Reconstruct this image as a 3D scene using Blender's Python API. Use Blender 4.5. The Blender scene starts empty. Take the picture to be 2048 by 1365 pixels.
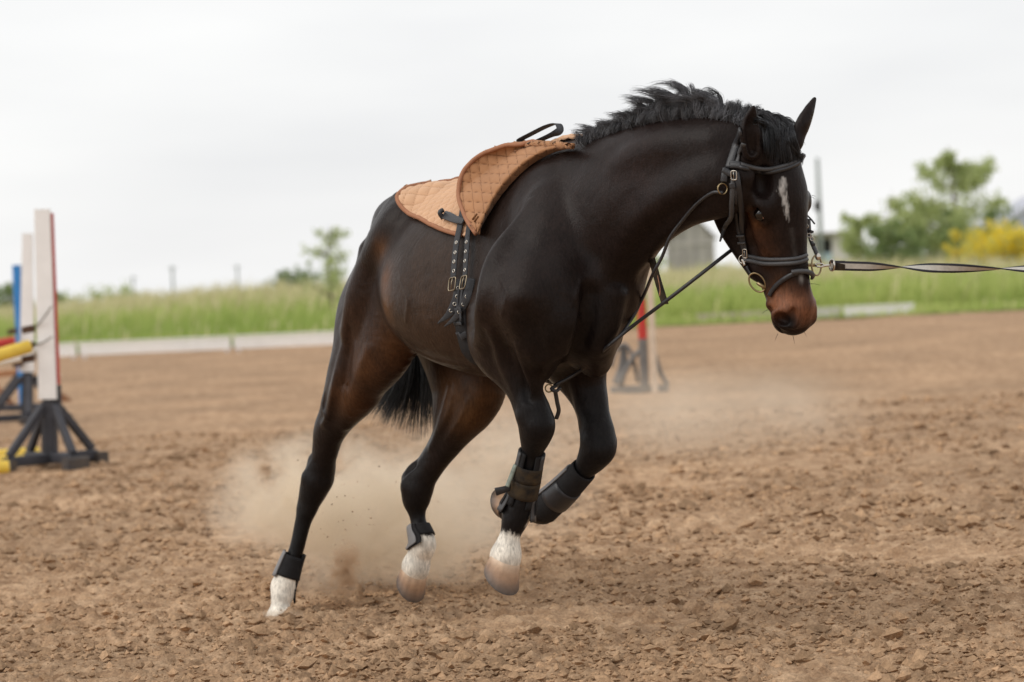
import bpy, math
import numpy as np

# ================================================================ camera, sky, sun, exposure
SC = bpy.context.scene
COL = SC.collection
RES_BODY, RES_HEAD = 0.0054, 0.0037


def lin(r, g, b):
    f = lambda c: (c / 255 / 12.92) if c <= 10.3 else (((c / 255) + 0.055) / 1.055) ** 2.4
    return (f(r), f(g), f(b), 1.0)


def setup_view():
    from mathutils import Matrix
    cd = bpy.data.cameras.new('camera'); cam = bpy.data.objects.new('camera', cd); COL.objects.link(cam)
    pitch, roll = math.atan(117.5 / 5120.0), math.radians(2.7)
    F = np.array((0, math.cos(pitch), -math.sin(pitch))); U0 = np.array((0, math.sin(pitch), math.cos(pitch))); R0 = np.array((1.0, 0, 0))
    Rv = math.cos(roll) * R0 - math.sin(roll) * U0; Uv = math.cos(roll) * U0 + math.sin(roll) * R0
    m = Matrix.Identity(4)
    for i in range(3):
        m[i][0], m[i][1], m[i][2] = Rv[i], Uv[i], -F[i]
    m[2][3] = 1.17
    cam.matrix_world = m
    cd.sensor_width, cd.lens = 36, 90
    cd.clip_start, cd.clip_end = 0.1, 3000
    cd.dof.use_dof = True; cd.dof.focus_distance = 7.95; cd.dof.aperture_fstop = 3.2
    SC.camera = cam
    w = bpy.data.worlds.new('World'); SC.world = w; w.use_nodes = True
    nt = w.node_tree; nt.nodes.clear(); N = nt.nodes.new; Lk = nt.links.new
    sky = N('ShaderNodeTexSky'); sky.sky_type = 'NISHITA'; sky.sun_disc = False
    sky.sun_elevation = math.radians(40); sky.sun_rotation = math.radians(-111)
    b1 = N('ShaderNodeBackground'); b1.inputs[1].default_value = 0.08; Lk(sky.outputs[0], b1.inputs[0])
    tc = N('ShaderNodeTexCoord'); mp = N('ShaderNodeMapping'); mp.inputs['Scale'].default_value = (1.6, 1.6, 7.0)
    mp.inputs['Rotation'].default_value = (0, math.radians(-4), 0)
    Lk(tc.outputs['Generated'], mp.inputs[0])
    nz = N('ShaderNodeTexNoise'); nz.inputs['Scale'].default_value = 1.7; nz.inputs['Detail'].default_value = 4; nz.inputs['Roughness'].default_value = 0.5
    Lk(mp.outputs[0], nz.inputs[0])
    cr = N('ShaderNodeValToRGB'); cr.color_ramp.elements[0].position = 0.30; cr.color_ramp.elements[1].position = 0.62
    cr.color_ramp.elements[0].color = (0.63, 0.632, 0.642, 1); cr.color_ramp.elements[1].color = (0.755, 0.753, 0.747, 1)
    Lk(nz.outputs[0], cr.inputs[0])
    b2 = N('ShaderNodeBackground'); b2.inputs[1].default_value = 1.0; Lk(cr.outputs[0], b2.inputs[0])
    mx = N('ShaderNodeMixShader'); mx.inputs[0].default_value = 0.94
    Lk(b1.outputs[0], mx.inputs[1]); Lk(b2.outputs[0], mx.inputs[2])
    o = N('ShaderNodeOutputWorld'); Lk(mx.outputs[0], o.inputs[0])
    sd = bpy.data.lights.new('sun', 'SUN'); sd.energy = 1.1; sd.angle = math.radians(45); sd.color = (1, 0.96, 0.9)
    so = bpy.data.objects.new('sun', sd); COL.objects.link(so)
    from mathutils import Vector
    so.rotation_euler = Vector((0.72, 0.28, -0.64)).to_track_quat('-Z', 'Y').to_euler()
    vs = SC.view_settings; vs.view_transform = 'Standard'; vs.look = 'None'; vs.gamma = 1; vs.exposure = 0.45; vs.use_curve_mapping = False
    SC.cycles.volume_step_rate = 1.0; SC.cycles.volume_bounces = 4; SC.cycles.max_bounces = 8
    SC.cycles.use_denoising = True


setup_view()



# ---------------------------------------------------------------- camera / layout geometry
F_PX, CAM_H, ROLL = 5120.0, 1.17, math.radians(2.7)
PITCH = math.atan(117.5 / F_PX)
_F = np.array((0, math.cos(PITCH), -math.sin(PITCH)))
_R0 = np.array((1.0, 0, 0))
_U0 = np.array((0, math.sin(PITCH), math.cos(PITCH)))
CAM_R = math.cos(ROLL) * _R0 - math.sin(ROLL) * _U0
CAM_U = math.cos(ROLL) * _U0 + math.sin(ROLL) * _R0
CAM_F = _F


def at(px, py, depth):
    """world point seen at photo pixel (px, py) at the given distance along Y"""
    r = CAM_F + (px - 1024) / F_PX * CAM_R - (py - 682.5) / F_PX * CAM_U
    r = r * (depth / r[1])
    return np.array((r[0], r[1], r[2] + CAM_H))


def project(p):
    q = np.asarray(p) - np.array((0, 0, CAM_H))
    z = q @ CAM_F
    return np.stack((1024 + F_PX * (q @ CAM_R) / z, 682.5 - F_PX * (q @ CAM_U) / z, z), -1)


HEAD_ANG = math.radians(-63)
HO = np.array((0.226, 8.2, 0.0))            # ground point under the withers
HD = np.array((math.cos(HEAD_ANG), math.sin(HEAD_ANG), 0))
HL = np.array((-math.sin(HEAD_ANG), math.cos(HEAD_ANG), 0))


def to_local(w):
    q = np.asarray(w) - HO
    return np.stack((q @ HD, q @ HL, q[..., 2]), -1)


def to_world(l):
    l = np.asarray(l, float)
    return HO + l[..., 0:1] * HD + l[..., 1:2] * HL + l[..., 2:3] * np.array((0, 0, 1.0))


def L(px, py, depth):
    return to_local(at(px, py, depth))


# ---------------------------------------------------------------- implicit surface tools
def spline(pts, n):
    pts = np.asarray(pts, float)
    if len(pts) < 3:
        t = np.linspace(0, 1, n + 1)[:, None]
        return pts[0] * (1 - t) + pts[-1] * t
    P = np.vstack((2 * pts[0] - pts[1], pts, 2 * pts[-1] - pts[-2]))
    out = []
    for i in range(len(pts) - 1):
        a, b, c, d = P[i], P[i + 1], P[i + 2], P[i + 3]
        for t in np.arange(n) / n:
            out.append(0.5 * (2 * b + (c - a) * t + (2 * a - 5 * b + 4 * c - d) * t * t + (3 * b - a - 3 * c + d) * t ** 3))
    out.append(pts[-1])
    return np.array(out)


def unit(v):
    v = np.asarray(v, float)
    return v / (np.linalg.norm(v) + 1e-12)


class Field:
    def __init__(self, xs, ys, zs):
        self.x, self.y, self.z = [np.asarray(a, np.float32) for a in (xs, ys, zs)]
        self.F = np.full((len(xs), len(ys), len(zs)), 9.0, np.float32)

    def box(self, lo, hi):
        sl = []
        for a, l, h in zip((self.x, self.y, self.z), lo, hi):
            i, j = np.searchsorted(a, l), np.searchsorted(a, h)
            sl.append(slice(max(0, i - 1), min(len(a), j + 1)))
        return tuple(sl)

    def grids(self, sl):
        return (self.x[sl[0]][:, None, None], self.y[sl[1]][None, :, None], self.z[sl[2]][None, None, :])

    def blend(self, sl, D, k, op):
        A = self.F[sl]
        if op == 'add':
            h = np.maximum(k - np.abs(A - D), 0) / k
            self.F[sl] = np.minimum(A, D) - h * h * k * 0.25
        else:
            h = np.maximum(k - np.abs(A + D), 0) / k
            self.F[sl] = np.maximum(A, -D) + h * h * k * 0.25

    def tube(self, pts, ru, rv, udir, k=0.03, op='add', n=12, cap=1.0):
        """smooth tube through pts; ru = half width along udir, rv = half width across it"""
        m = len(pts)
        ru = np.broadcast_to(np.asarray(ru, float), (m,)); rv = np.broadcast_to(np.asarray(rv, float), (m,))
        ud = np.broadcast_to(np.asarray(udir, float), (m, 3))
        S = spline(np.hstack((np.asarray(pts, float), ru[:, None], rv[:, None], ud)), n)
        S[:, 3:5] = np.maximum(S[:, 3:5], 0.002)
        r = S[:, 3:5].max(1)
        mg = k + 0.012
        lo = (S[:, :3] - r[:, None]).min(0) - mg; hi = (S[:, :3] + r[:, None]).max(0) + mg
        sl = self.box(lo, hi)
        off = [s.start for s in sl]
        D = np.full([s.stop - s.start for s in sl], 9.0, np.float32)
        for a, b in zip(S[:-1], S[1:]):
            rr = max(a[3:5].max(), b[3:5].max()) + mg
            s2 = self.box(np.minimum(a[:3], b[:3]) - rr, np.maximum(a[:3], b[:3]) + rr)
            X, Y, Z = self.grids(s2)
            ax = (b[:3] - a[:3]); ln = np.linalg.norm(ax)
            if ln < 1e-6: continue
            ax = ax / ln
            u = a[5:8] - ax * (a[5:8] @ ax); u = unit(u); v = np.cross(ax, u)
            f = np.float32
            dx, dy, dz = X - f(a[0]), Y - f(a[1]), Z - f(a[2])
            w = dx * f(ax[0]) + dy * f(ax[1]) + dz * f(ax[2])
            t = np.clip(w / f(ln), 0, 1)
            w = w - t * f(ln)
            pu = dx * f(u[0]) + dy * f(u[1]) + dz * f(u[2])
            pv = dx * f(v[0]) + dy * f(v[1]) + dz * f(v[2])
            iu = 1 / (f(a[3]) + t * f(b[3] - a[3])); iv = 1 / (f(a[4]) + t * f(b[4] - a[4]))
            iw = np.maximum(iu, iv) * f(1 / cap)
            q2 = (pu * iu) ** 2 + (pv * iv) ** 2 + (w * iw) ** 2 + f(1e-8)
            d = np.sqrt((pu * pu + pv * pv + w * w + f(1e-10))) * (1 - 1 / np.sqrt(q2))
            ss = tuple(slice(s.start - o, s.stop - o) for s, o in zip(s2, off))
            ss = tuple(slice(max(0, q.start), q.stop) for q in ss)
            if D[ss].shape != d.shape:
                c = [slice(max(0, o - s.start), None) for s, o in zip(s2, off)]
                d = d[tuple(c)]
                d = d[:D[ss].shape[0], :D[ss].shape[1], :D[ss].shape[2]]
            D[ss] = np.minimum(D[ss], d)
        self.blend(sl, D, k, op)

    def blob(self, c, r, axes=None, k=0.03, op='add'):
        """ellipsoid with half sizes r along axes"""
        r = np.broadcast_to(np.asarray(r, float), (3,))
        A = np.eye(3) if axes is None else np.array([unit(a) for a in axes])
        c = np.asarray(c, float); R = r.max() + k + 0.012
        sl = self.box(c - R, c + R)
        X, Y, Z = self.grids(sl); f = np.float32
        dx, dy, dz = X - f(c[0]), Y - f(c[1]), Z - f(c[2])
        q = f(1e-8); n2 = f(1e-10)
        for ax, rr in zip(A, r):
            p = dx * f(ax[0]) + dy * f(ax[1]) + dz * f(ax[2])
            q = q + (p / f(rr)) ** 2; n2 = n2 + p * p
        D = np.sqrt(n2) * (1 - 1 / np.sqrt(q))
        self.blend(sl, D, k, op)

    def mesh(self):
        """naive surface nets -> verts (n,3), quads (m,4)"""
        F = self.F; S = F < 0
        nx, ny, nz = F.shape
        c = S[:-1, :-1, :-1].astype(np.int8)
        for i in (0, 1):
            for j in (0, 1):
                for k in (0, 1):
                    if i or j or k:
                        c = c + S[i:nx - 1 + i, j:ny - 1 + j, k:nz - 1 + k]
        act = (c > 0) & (c < 8)
        I, J, K = np.nonzero(act)
        idx = np.full(act.shape, -1, np.int32); idx[I, J, K] = np.arange(len(I))
        corner = {}
        for i in (0, 1):
            for j in (0, 1):
                for k in (0, 1):
                    corner[i, j, k] = F[I + i, J + j, K + k].astype(np.float64)
        acc = np.zeros((len(I), 3)); cnt = np.zeros(len(I))
        keys = list(corner)
        for a in keys:
            for ax in range(3):
                if a[ax] == 0:
                    b = list(a); b[ax] = 1; b = tuple(b)
                    fa, fb = corner[a], corner[b]
                    m = (fa < 0) != (fb < 0)
                    t = np.where(m, fa / np.where(m, fa - fb, 1), 0)
                    p = np.tile(np.array(a, float), (len(I), 1)); p[:, ax] += t
                    acc += p * m[:, None]; cnt += m
        p = acc / np.maximum(cnt, 1)[:, None]
        V = np.empty((len(I), 3))
        for q, (arr, ii) in enumerate(((self.x, I), (self.y, J), (self.z, K))):
            V[:, q] = arr[ii] + p[:, q] * (arr[ii + 1] - arr[ii])
        quads = []
        for ax in range(3):
            A = [slice(1, -1)] * 3; A[ax] = slice(0, -1); B = list(A); B[ax] = slice(1, None)
            sa, sb = S[tuple(A)], S[tuple(B)]
            i, j, k = np.nonzero(sa != sb)
            inside = sa[i, j, k]
            o = np.stack((i, j, k), 1); o += 1; o[:, ax] -= 1
            e1, e2 = [(1, 2), (2, 0), (0, 1)][ax]
            def g(d1, d2):
                q = o.copy(); q[:, e1] -= d1; q[:, e2] -= d2
                return idx[q[:, 0], q[:, 1], q[:, 2]]
            q = np.stack((g(1, 1), g(0, 1), g(0, 0), g(1, 0)), 1)
            q[~inside] = q[~inside][:, ::-1]
            quads.append(q)
        Q = np.vstack(quads); Q = Q[(Q >= 0).all(1)]
        return V, Q


def relax(V, Q, it=2, lam=0.5):
    n = len(V)
    e = np.vstack((Q[:, [0, 1]], Q[:, [1, 2]], Q[:, [2, 3]], Q[:, [3, 0]]))
    e = np.vstack((e, e[:, ::-1]))
    deg = np.bincount(e[:, 0], minlength=n)[:, None]
    for s in range(it):
        A = np.stack([np.bincount(e[:, 0], V[e[:, 1], q], minlength=n) for q in range(3)], 1) / np.maximum(deg, 1)
        V = V + lam * (A - V)
    return V


def biggest_piece(V, Q):
    lab = np.arange(len(V))
    while True:
        m = lab[Q].min(1)
        new = lab.copy()
        for c in range(4): np.minimum.at(new, Q[:, c], m)
        new = new[new]
        if (new == lab).all(): break
        lab = new
    u, cnt = np.unique(lab, return_counts=True)
    keep = lab == u[cnt.argmax()]
    ren = np.cumsum(keep) - 1
    return V[keep], ren[Q[keep[Q].all(1)]]


# ---------------------------------------------------------------- the horse, in its own frame
LEAN = math.tan(math.radians(8))
UP = np.array((0, math.sin(math.radians(8)), math.cos(math.radians(8))))
SIDE = np.array((0, math.cos(math.radians(8)), -math.sin(math.radians(8))))
FWD = np.array((1.0, 0, 0))


def yc(z, x=0.0):
    return LEAN * (z - 1.59) - 0.9 * np.maximum(x, 0) ** 1.5


def T(x, y, z):
    """trunk point: x forward of the withers, y to the left of the spine, z up, leaning"""
    return np.array((x, y + yc(z, x), z))


# x: top, bottom, half width, widest height fraction
TRUNK = np.array([
    (-1.29, 1.24, 1.12, 0.03, 0.5),
    (-1.26, 1.32, 1.06, 0.09, 0.5),
    (-1.18, 1.395, 1.02, 0.14, 0.5),
    (-1.07, 1.475, 1.00, 0.185, 0.5),
    (-0.93, 1.535, 0.98, 0.235, 0.5),
    (-0.80, 1.53, 0.94, 0.295, 0.48),
    (-0.65, 1.51, 0.90, 0.335, 0.46),
    (-0.50, 1.505, 0.875, 0.34, 0.45),
    (-0.35, 1.52, 0.855, 0.31, 0.44),
    (-0.20, 1.555, 0.86, 0.27, 0.42),
    (-0.05, 1.585, 0.88, 0.23, 0.40),
    (0.06, 1.55, 0.90, 0.205, 0.40),
    (0.16, 1.46, 0.93, 0.185, 0.42),
    (0.23, 1.36, 0.98, 0.15, 0.45),
    (0.28, 1.26, 1.05, 0.09, 0.5),
    (0.305, 1.18, 1.11, 0.03, 0.5)])


def cubic(xk, yk, x):
    """monotone-ish cubic interpolation (Catmull-Rom on uneven knots)"""
    m = np.gradient(yk, xk)
    i = np.clip(np.searchsorted(xk, x) - 1, 0, len(xk) - 2)
    h = xk[i + 1] - xk[i]; t = np.clip((x - xk[i]) / h, 0, 1)
    return ((1 + 2 * t) * (1 - t) ** 2 * yk[i] + t * (1 - t) ** 2 * h * m[i] + t * t * (3 - 2 * t) * yk[i + 1] + t * t * (t - 1) * h * m[i + 1])


def trunk_ring(x):
    return [cubic(TRUNK[:, 0], TRUNK[:, c], np.asarray(x, float)) for c in (1, 2, 3, 4)]


def head_frame():
    phi = math.radians(40)
    a = unit(np.array((0.14, 0.03, -0.99)))
    n0 = np.array((math.sin(phi), -math.cos(phi), 0))
    n = unit(n0 - a * (n0 @ a))
    b = np.cross(a, n)
    if b[0] < 0: b = -b
    R = np.stack((HD, HL, np.array((0, 0, 1.0))))
    return R @ a, R @ n, R @ b


HA, HN, HB = head_frame()
POLL = L(1548, 268, 7.56)
HS = 0.955


def H(u, v, w):
    """head point: u from poll to nose, v out of the face, w to the horse's left"""
    return POLL + HS * (u * HA + v * HN + w * HB)


EYE_U, EYE_V, EYE_W = 0.235, -0.026, 0.090

# leg joints
RH = dict(hip=T(-1.02, -0.155, 1.27), stifle=T(-0.93, -0.185, 0.97), gaskin=L(664, 850, 9.17), hock=L(636, 955, 9.25),
          ctop=L(606, 1045, 9.27), cmid=L(594, 1095, 9.27), fet=L(568, 1172, 9.27), past=L(560, 1212, 9.24), hoof=L(557, 1262, 9.22))
LH = dict(hip=T(-1.0, 0.12, 1.25), stifle=L(955, 775, 8.88), gaskin=L(905, 865, 8.93), hock=L(834, 972, 9.03),
          ctop=L(832, 1015, 9.03), cmid=L(838, 1050, 9.02), fet=L(846, 1090, 9.0), past=L(836, 1120, 9.02), hoof=L(825, 1157, 9.03))
RF = dict(sh=T(0.20, -0.15, 1.14), elbow=L(1008, 690, 8.10), fore=L(1042, 765, 8.03), knee=L(1075, 848, 7.99),
          ctop=L(1064, 905, 8.04), cmid=L(1052, 960, 8.07), fet=L(1036, 1020, 8.10), past=L(1020, 1072, 8.10), hoof=L(1005, 1140, 8.10))
LF = dict(sh=T(0.20, 0.13, 1.12), elbow=L(1150, 715, 8.28), fore=L(1180, 800, 8.22), knee=L(1200, 893, 8.17),
          ctop=L(1168, 940, 8.21), cmid=L(1130, 980, 8.27), fet=L(1086, 1020, 8.36), past=L(1045, 1018, 8.44), hoof=L(1010, 1017, 8.49))


def build_field(res=0.007, head_res=0.0045):
    def axis(lo, hi, parts):
        out = [lo]
        while out[-1] < hi:
            x = out[-1]; h = res
            for a, b, r in parts:
                if a <= x <= b: h = r
            out.append(x + h)
        return out
    hp = np.array([H(u, v, w) for u in (-0.05, 0.66) for v in (-0.3, 0.12) for w in (-0.14, 0.14)])
    lo, hi = hp.min(0), hp.max(0)
    f = Field(axis(-1.62, 1.12, [(lo[0] + .05, hi[0], head_res)]), axis(-0.62, 0.62, [(lo[1], hi[1], head_res)]),
              axis(-0.05, 2.0, [(lo[2] + .05, hi[2], head_res)]))
    # trunk
    sl = f.box((-1.42, -0.5, 0.7), (0.46, 0.5, 1.68))
    X, Y, Z = f.grids(sl)
    top, bot, hw, wf = [a.astype(np.float32)[:, None, None] for a in trunk_ring(f.x[sl[0]])]
    Yl = (Y - yc(Z, f.x[sl[0]][:, None, None])).astype(np.float32)
    mid = bot + (top - bot) * wf
    hh = np.where(Z > mid, top - mid, mid - bot)
    q = (np.abs(Yl / hw) ** 2.15 + np.abs((Z - mid) / hh) ** 2.15 + 1e-8) ** (1 / 2.15)
    D = np.sqrt(Yl * Yl + (Z - mid) ** 2 + 1e-8) * (1 - 1 / q)
    ex = np.maximum(np.maximum(f.x[sl[0]] - 0.305, -1.29 - f.x[sl[0]]), 0)[:, None, None]
    f.F[sl] = np.minimum(f.F[sl], np.maximum(D, D * 0 + ex)).astype(np.float32) if False else np.minimum(f.F[sl], D + ex * 3)
    side = SIDE
    # withers, neck and its muscles
    f.tube([T(-0.35, 0, 1.46), T(-0.1, 0, 1.51), T(0.1, 0, 1.49)], 0.07, 0.075, SIDE, 0.08)
    nb, n1, n2, n3 = L(1212, 440, 8.02), L(1285, 385, 7.86), L(1365, 350, 7.72), L(1448, 338, 7.60)
    f.tube([T(0.0, 0, 1.22), nb, n1, n2, n3, H(0.09, -0.10, 0)], (0.21, 0.165, 0.13, 0.105, 0.09, 0.08),
           (0.30, 0.235, 0.19, 0.165, 0.145, 0.12), SIDE, 0.07)
    f.tube([T(0.02, 0, 1.53), L(1215, 318, 7.98), L(1300, 288, 7.80), L(1380, 273, 7.68), L(1460, 274, 7.58), H(0.0, -0.04, 0)],
           (0.05, 0.05, 0.045, 0.04, 0.04, 0.05), (0.07, 0.06, 0.05, 0.045, 0.045, 0.05), SIDE, 0.08)
    for s in (-1, 1):
        # shoulder blade, point of shoulder, upper arm, triceps
        f.tube([T(-0.02, s * 0.11, 1.46), T(0.10, s * 0.165, 1.28), T(0.24, s * 0.165, 1.10)], (0.05, 0.06, 0.07), (0.10, 0.11, 0.10), SIDE, 0.06)
        f.tube([T(-0.12, s * 0.17, 1.30), T(-0.08, s * 0.20, 1.12), T(-0.07, s * 0.195, 0.98)], (0.05, 0.065, 0.06), (0.10, 0.12, 0.09), SIDE, 0.07)
        f.tube([T(0.25, s * 0.07, 1.16), T(0.23, s * 0.09, 1.02), T(0.13, s * 0.10, 0.93)], (0.075, 0.08, 0.06), (0.08, 0.09, 0.08), SIDE, 0.06)
        # brachiocephalic muscle down the neck and jugular groove
        # croup and haunch
        f.tube([T(-0.80, s * 0.20, 1.40), T(-0.96, s * 0.15, 1.40), T(-1.12, s * 0.09, 1.33)], (0.07, 0.10, 0.08), (0.08, 0.085, 0.08), SIDE, 0.09)
    # hind legs
    for J, sgn in ((RH, -1), (LH, 1)):
        hip, st, ga, ho = J['hip'], J['stifle'], J['gaskin'], J['hock']
        but = T(-1.22, sgn * 0.10, 1.25)
        low = hip * 0.25 + ga * 0.35 + st * 0.4 + np.array((-0.06, 0, 0))
        # thigh: front mass, back mass
        f.tube([hip + FWD * 0.06, (hip + st) / 2 + FWD * 0.02, st, st * 0.45 + ga * 0.55], (0.10, 0.115, 0.095, 0.065), (0.18, 0.19, 0.13, 0.085), SIDE, 0.07)
        f.tube([but, (but + low) / 2 + FWD * -0.015, low, low * 0.35 + ga * 0.65], (0.08, 0.11, 0.10, 0.06), (0.11, 0.13, 0.115, 0.07), SIDE, 0.10)
        gd = unit(ho - st)
        f.tube([st * 0.5 + ga * 0.5, ga, ga * 0.5 + ho * 0.5, ho], (0.064, 0.056, 0.046, 0.046), (0.10, 0.078, 0.058, 0.060), SIDE, 0.05)
        # hock joint with calcaneus behind, achilles tendon
        cd = unit(J['ctop'] - ho); bk = unit(-FWD + cd * (FWD @ cd)); 
        cal = ho + bk * 0.055 - cd * (0.045 if sgn < 0 else 0.018)
        f.tube([ga * 0.6 + ho * 0.4 + bk * 0.055, ga * 0.25 + ho * 0.75 + bk * 0.058, cal], (0.017, 0.018, 0.024), (0.02, 0.018, 0.026), SIDE, 0.03)
        f.tube([cal, ho + bk * 0.045 + cd * 0.02, ho * 0.3 + J['ctop'] * 0.7 + bk * 0.022], (0.026, 0.028, 0.024), (0.026, 0.03, 0.024), SIDE, 0.025)
        f.tube([ho - cd * 0.035, ho + cd * 0.045], (0.047, 0.045), (0.05, 0.047), SIDE, 0.03)
        f.blob(cal + bk * 0.006, (0.024, 0.022, 0.030), None, 0.02)
        fr = unit(FWD - cd * (FWD @ cd))
        f.blob(ho + fr * 0.034 + cd * 0.012, (0.022, 0.034, 0.026), None, 0.025)
        for sg in (-1, 1):
            f.tube([ga * 0.35 + ho * 0.65 + bk * 0.036 + SIDE * sg * 0.042, ho * 0.9 + ga * 0.1 + bk * 0.036 + SIDE * sg * 0.047], 0.011, 0.014, SIDE, 0.03, 'sub')
            f.blob(ho + SIDE * sg * 0.040 + cd * 0.005, (0.022, 0.016, 0.022), None, 0.02)
        f.tube([ho, ho * 0.4 + J['ctop'] * 0.6, J['ctop'], J['cmid'], J['cmid'] * 0.4 + J['fet'] * 0.6], (0.042, 0.036, 0.029, 0.0265, 0.028), (0.052, 0.045, 0.034, 0.031, 0.034), SIDE, 0.03)
    # fore legs
    for J, sgn in ((RF, -1), (LF, 1)):
        el, fo, kn = J['elbow'], J['fore'], J['knee']
        f.tube([J['sh'], (J['sh'] + el) / 2, el], (0.08, 0.085, 0.075), (0.10, 0.11, 0.10), SIDE, 0.07)
        bk = -FWD
        f.tube([el + np.array((0.0, 0, 0.09)), el, el * 0.45 + fo * 0.55, fo, fo * 0.4 + kn * 0.6], (0.085, 0.08, 0.066, 0.055, 0.045), (0.12, 0.105, 0.085, 0.068, 0.052), SIDE, 0.06)
        f.blob(el + np.array((-0.09, 0, 0.02)), (0.055, 0.05, 0.06), None, 0.05)
        cd = unit(J['ctop'] - kn); fd = unit(kn - fo)
        f.tube([fo * 0.4 + kn * 0.6, kn - fd * 0.03, kn + cd * 0.03, kn + cd * 0.06], (0.047, 0.054, 0.05, 0.038), (0.048, 0.054, 0.05, 0.04), SIDE, 0.03)
        f.blob(kn + unit(FWD - cd * (FWD @ cd)) * 0.024, (0.030, 0.042, 0.040), None, 0.025)
        f.blob(kn - unit(FWD - cd * (FWD @ cd)) * 0.045, (0.016, 0.020, 0.024), None, 0.025)
        for sg in (-1, 1): f.blob(kn + SIDE * sg * 0.042 - fd * 0.02, (0.022, 0.016, 0.022), None, 0.02)
        f.tube([kn, J['ctop'], J['cmid'], J['cmid'] * 0.4 + J['fet'] * 0.6], (0.042, 0.031, 0.027, 0.029), (0.042, 0.035, 0.032, 0.035), SIDE, 0.03)
    # fetlocks, pasterns (hooves are meshes of their own)
    for J in (RH, LH, RF, LF):
        cd = unit(J['fet'] - J['cmid']); pd = unit(J['hoof'] - J['fet'])
        bk = unit(-FWD - cd * (-FWD @ cd)) if abs(FWD @ cd) < 0.9 else UP
        f.tube([J['fet'] - cd * 0.035, J['fet'], J['fet'] + pd * 0.03], (0.036, 0.041, 0.036), (0.038, 0.044, 0.038), SIDE, 0.025)
        f.blob(J['fet'] + bk * 0.03 + cd * 0.012, (0.026, 0.026, 0.026), None, 0.03)
        c = J['hoof'] - pd * 0.035
        f.tube([J['fet'], J['past'], c - pd * 0.012, c + pd * 0.008], (0.037, 0.033, 0.049, 0.046), (0.038, 0.034, 0.051, 0.048), SIDE, 0.03)
        f.blob(c - pd * 0.012 + unit(-FWD - pd * (-FWD @ pd)) * 0.026, (0.028, 0.030, 0.026), None, 0.03)
    build_head(f)
    add_muscles(f)
    return f


def sample(f, p):
    p = np.atleast_2d(p); idx = []; fr = []
    for c, a in enumerate((f.x, f.y, f.z)):
        i = np.clip(np.searchsorted(a, p[:, c]) - 1, 0, len(a) - 2)
        idx.append(i); fr.append(np.clip((p[:, c] - a[i]) / (a[i + 1] - a[i]), 0, 1))
    out = 0
    for i in (0, 1):
        for j in (0, 1):
            for k in (0, 1):
                w = (fr[0] if i else 1 - fr[0]) * (fr[1] if j else 1 - fr[1]) * (fr[2] if k else 1 - fr[2])
                out = out + w * f.F[idx[0] + i, idx[1] + j, idx[2] + k]
    return out


def surf(f, px, py, off=0.0, near=7.0, far=9.9):
    """point of the skin met along the sight line through photo pixel (px, py), pushed off metres deeper"""
    d = np.arange(near, far, 0.004)
    p = np.array([L(px, py, q) for q in (near, far)])
    pts = p[0] + (p[1] - p[0]) * ((d - near) / (far - near))[:, None]
    v = sample(f, pts)
    h = np.nonzero(v < 0)[0]
    if len(h) == 0:
        q = d[np.argmin(v)]
    elif h[0] == 0:
        q = d[0]
    else:
        i = h[0]; q = d[i - 1] + (d[i] - d[i - 1]) * v[i - 1] / (v[i - 1] - v[i])
    return L(px, py, q + off)


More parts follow.
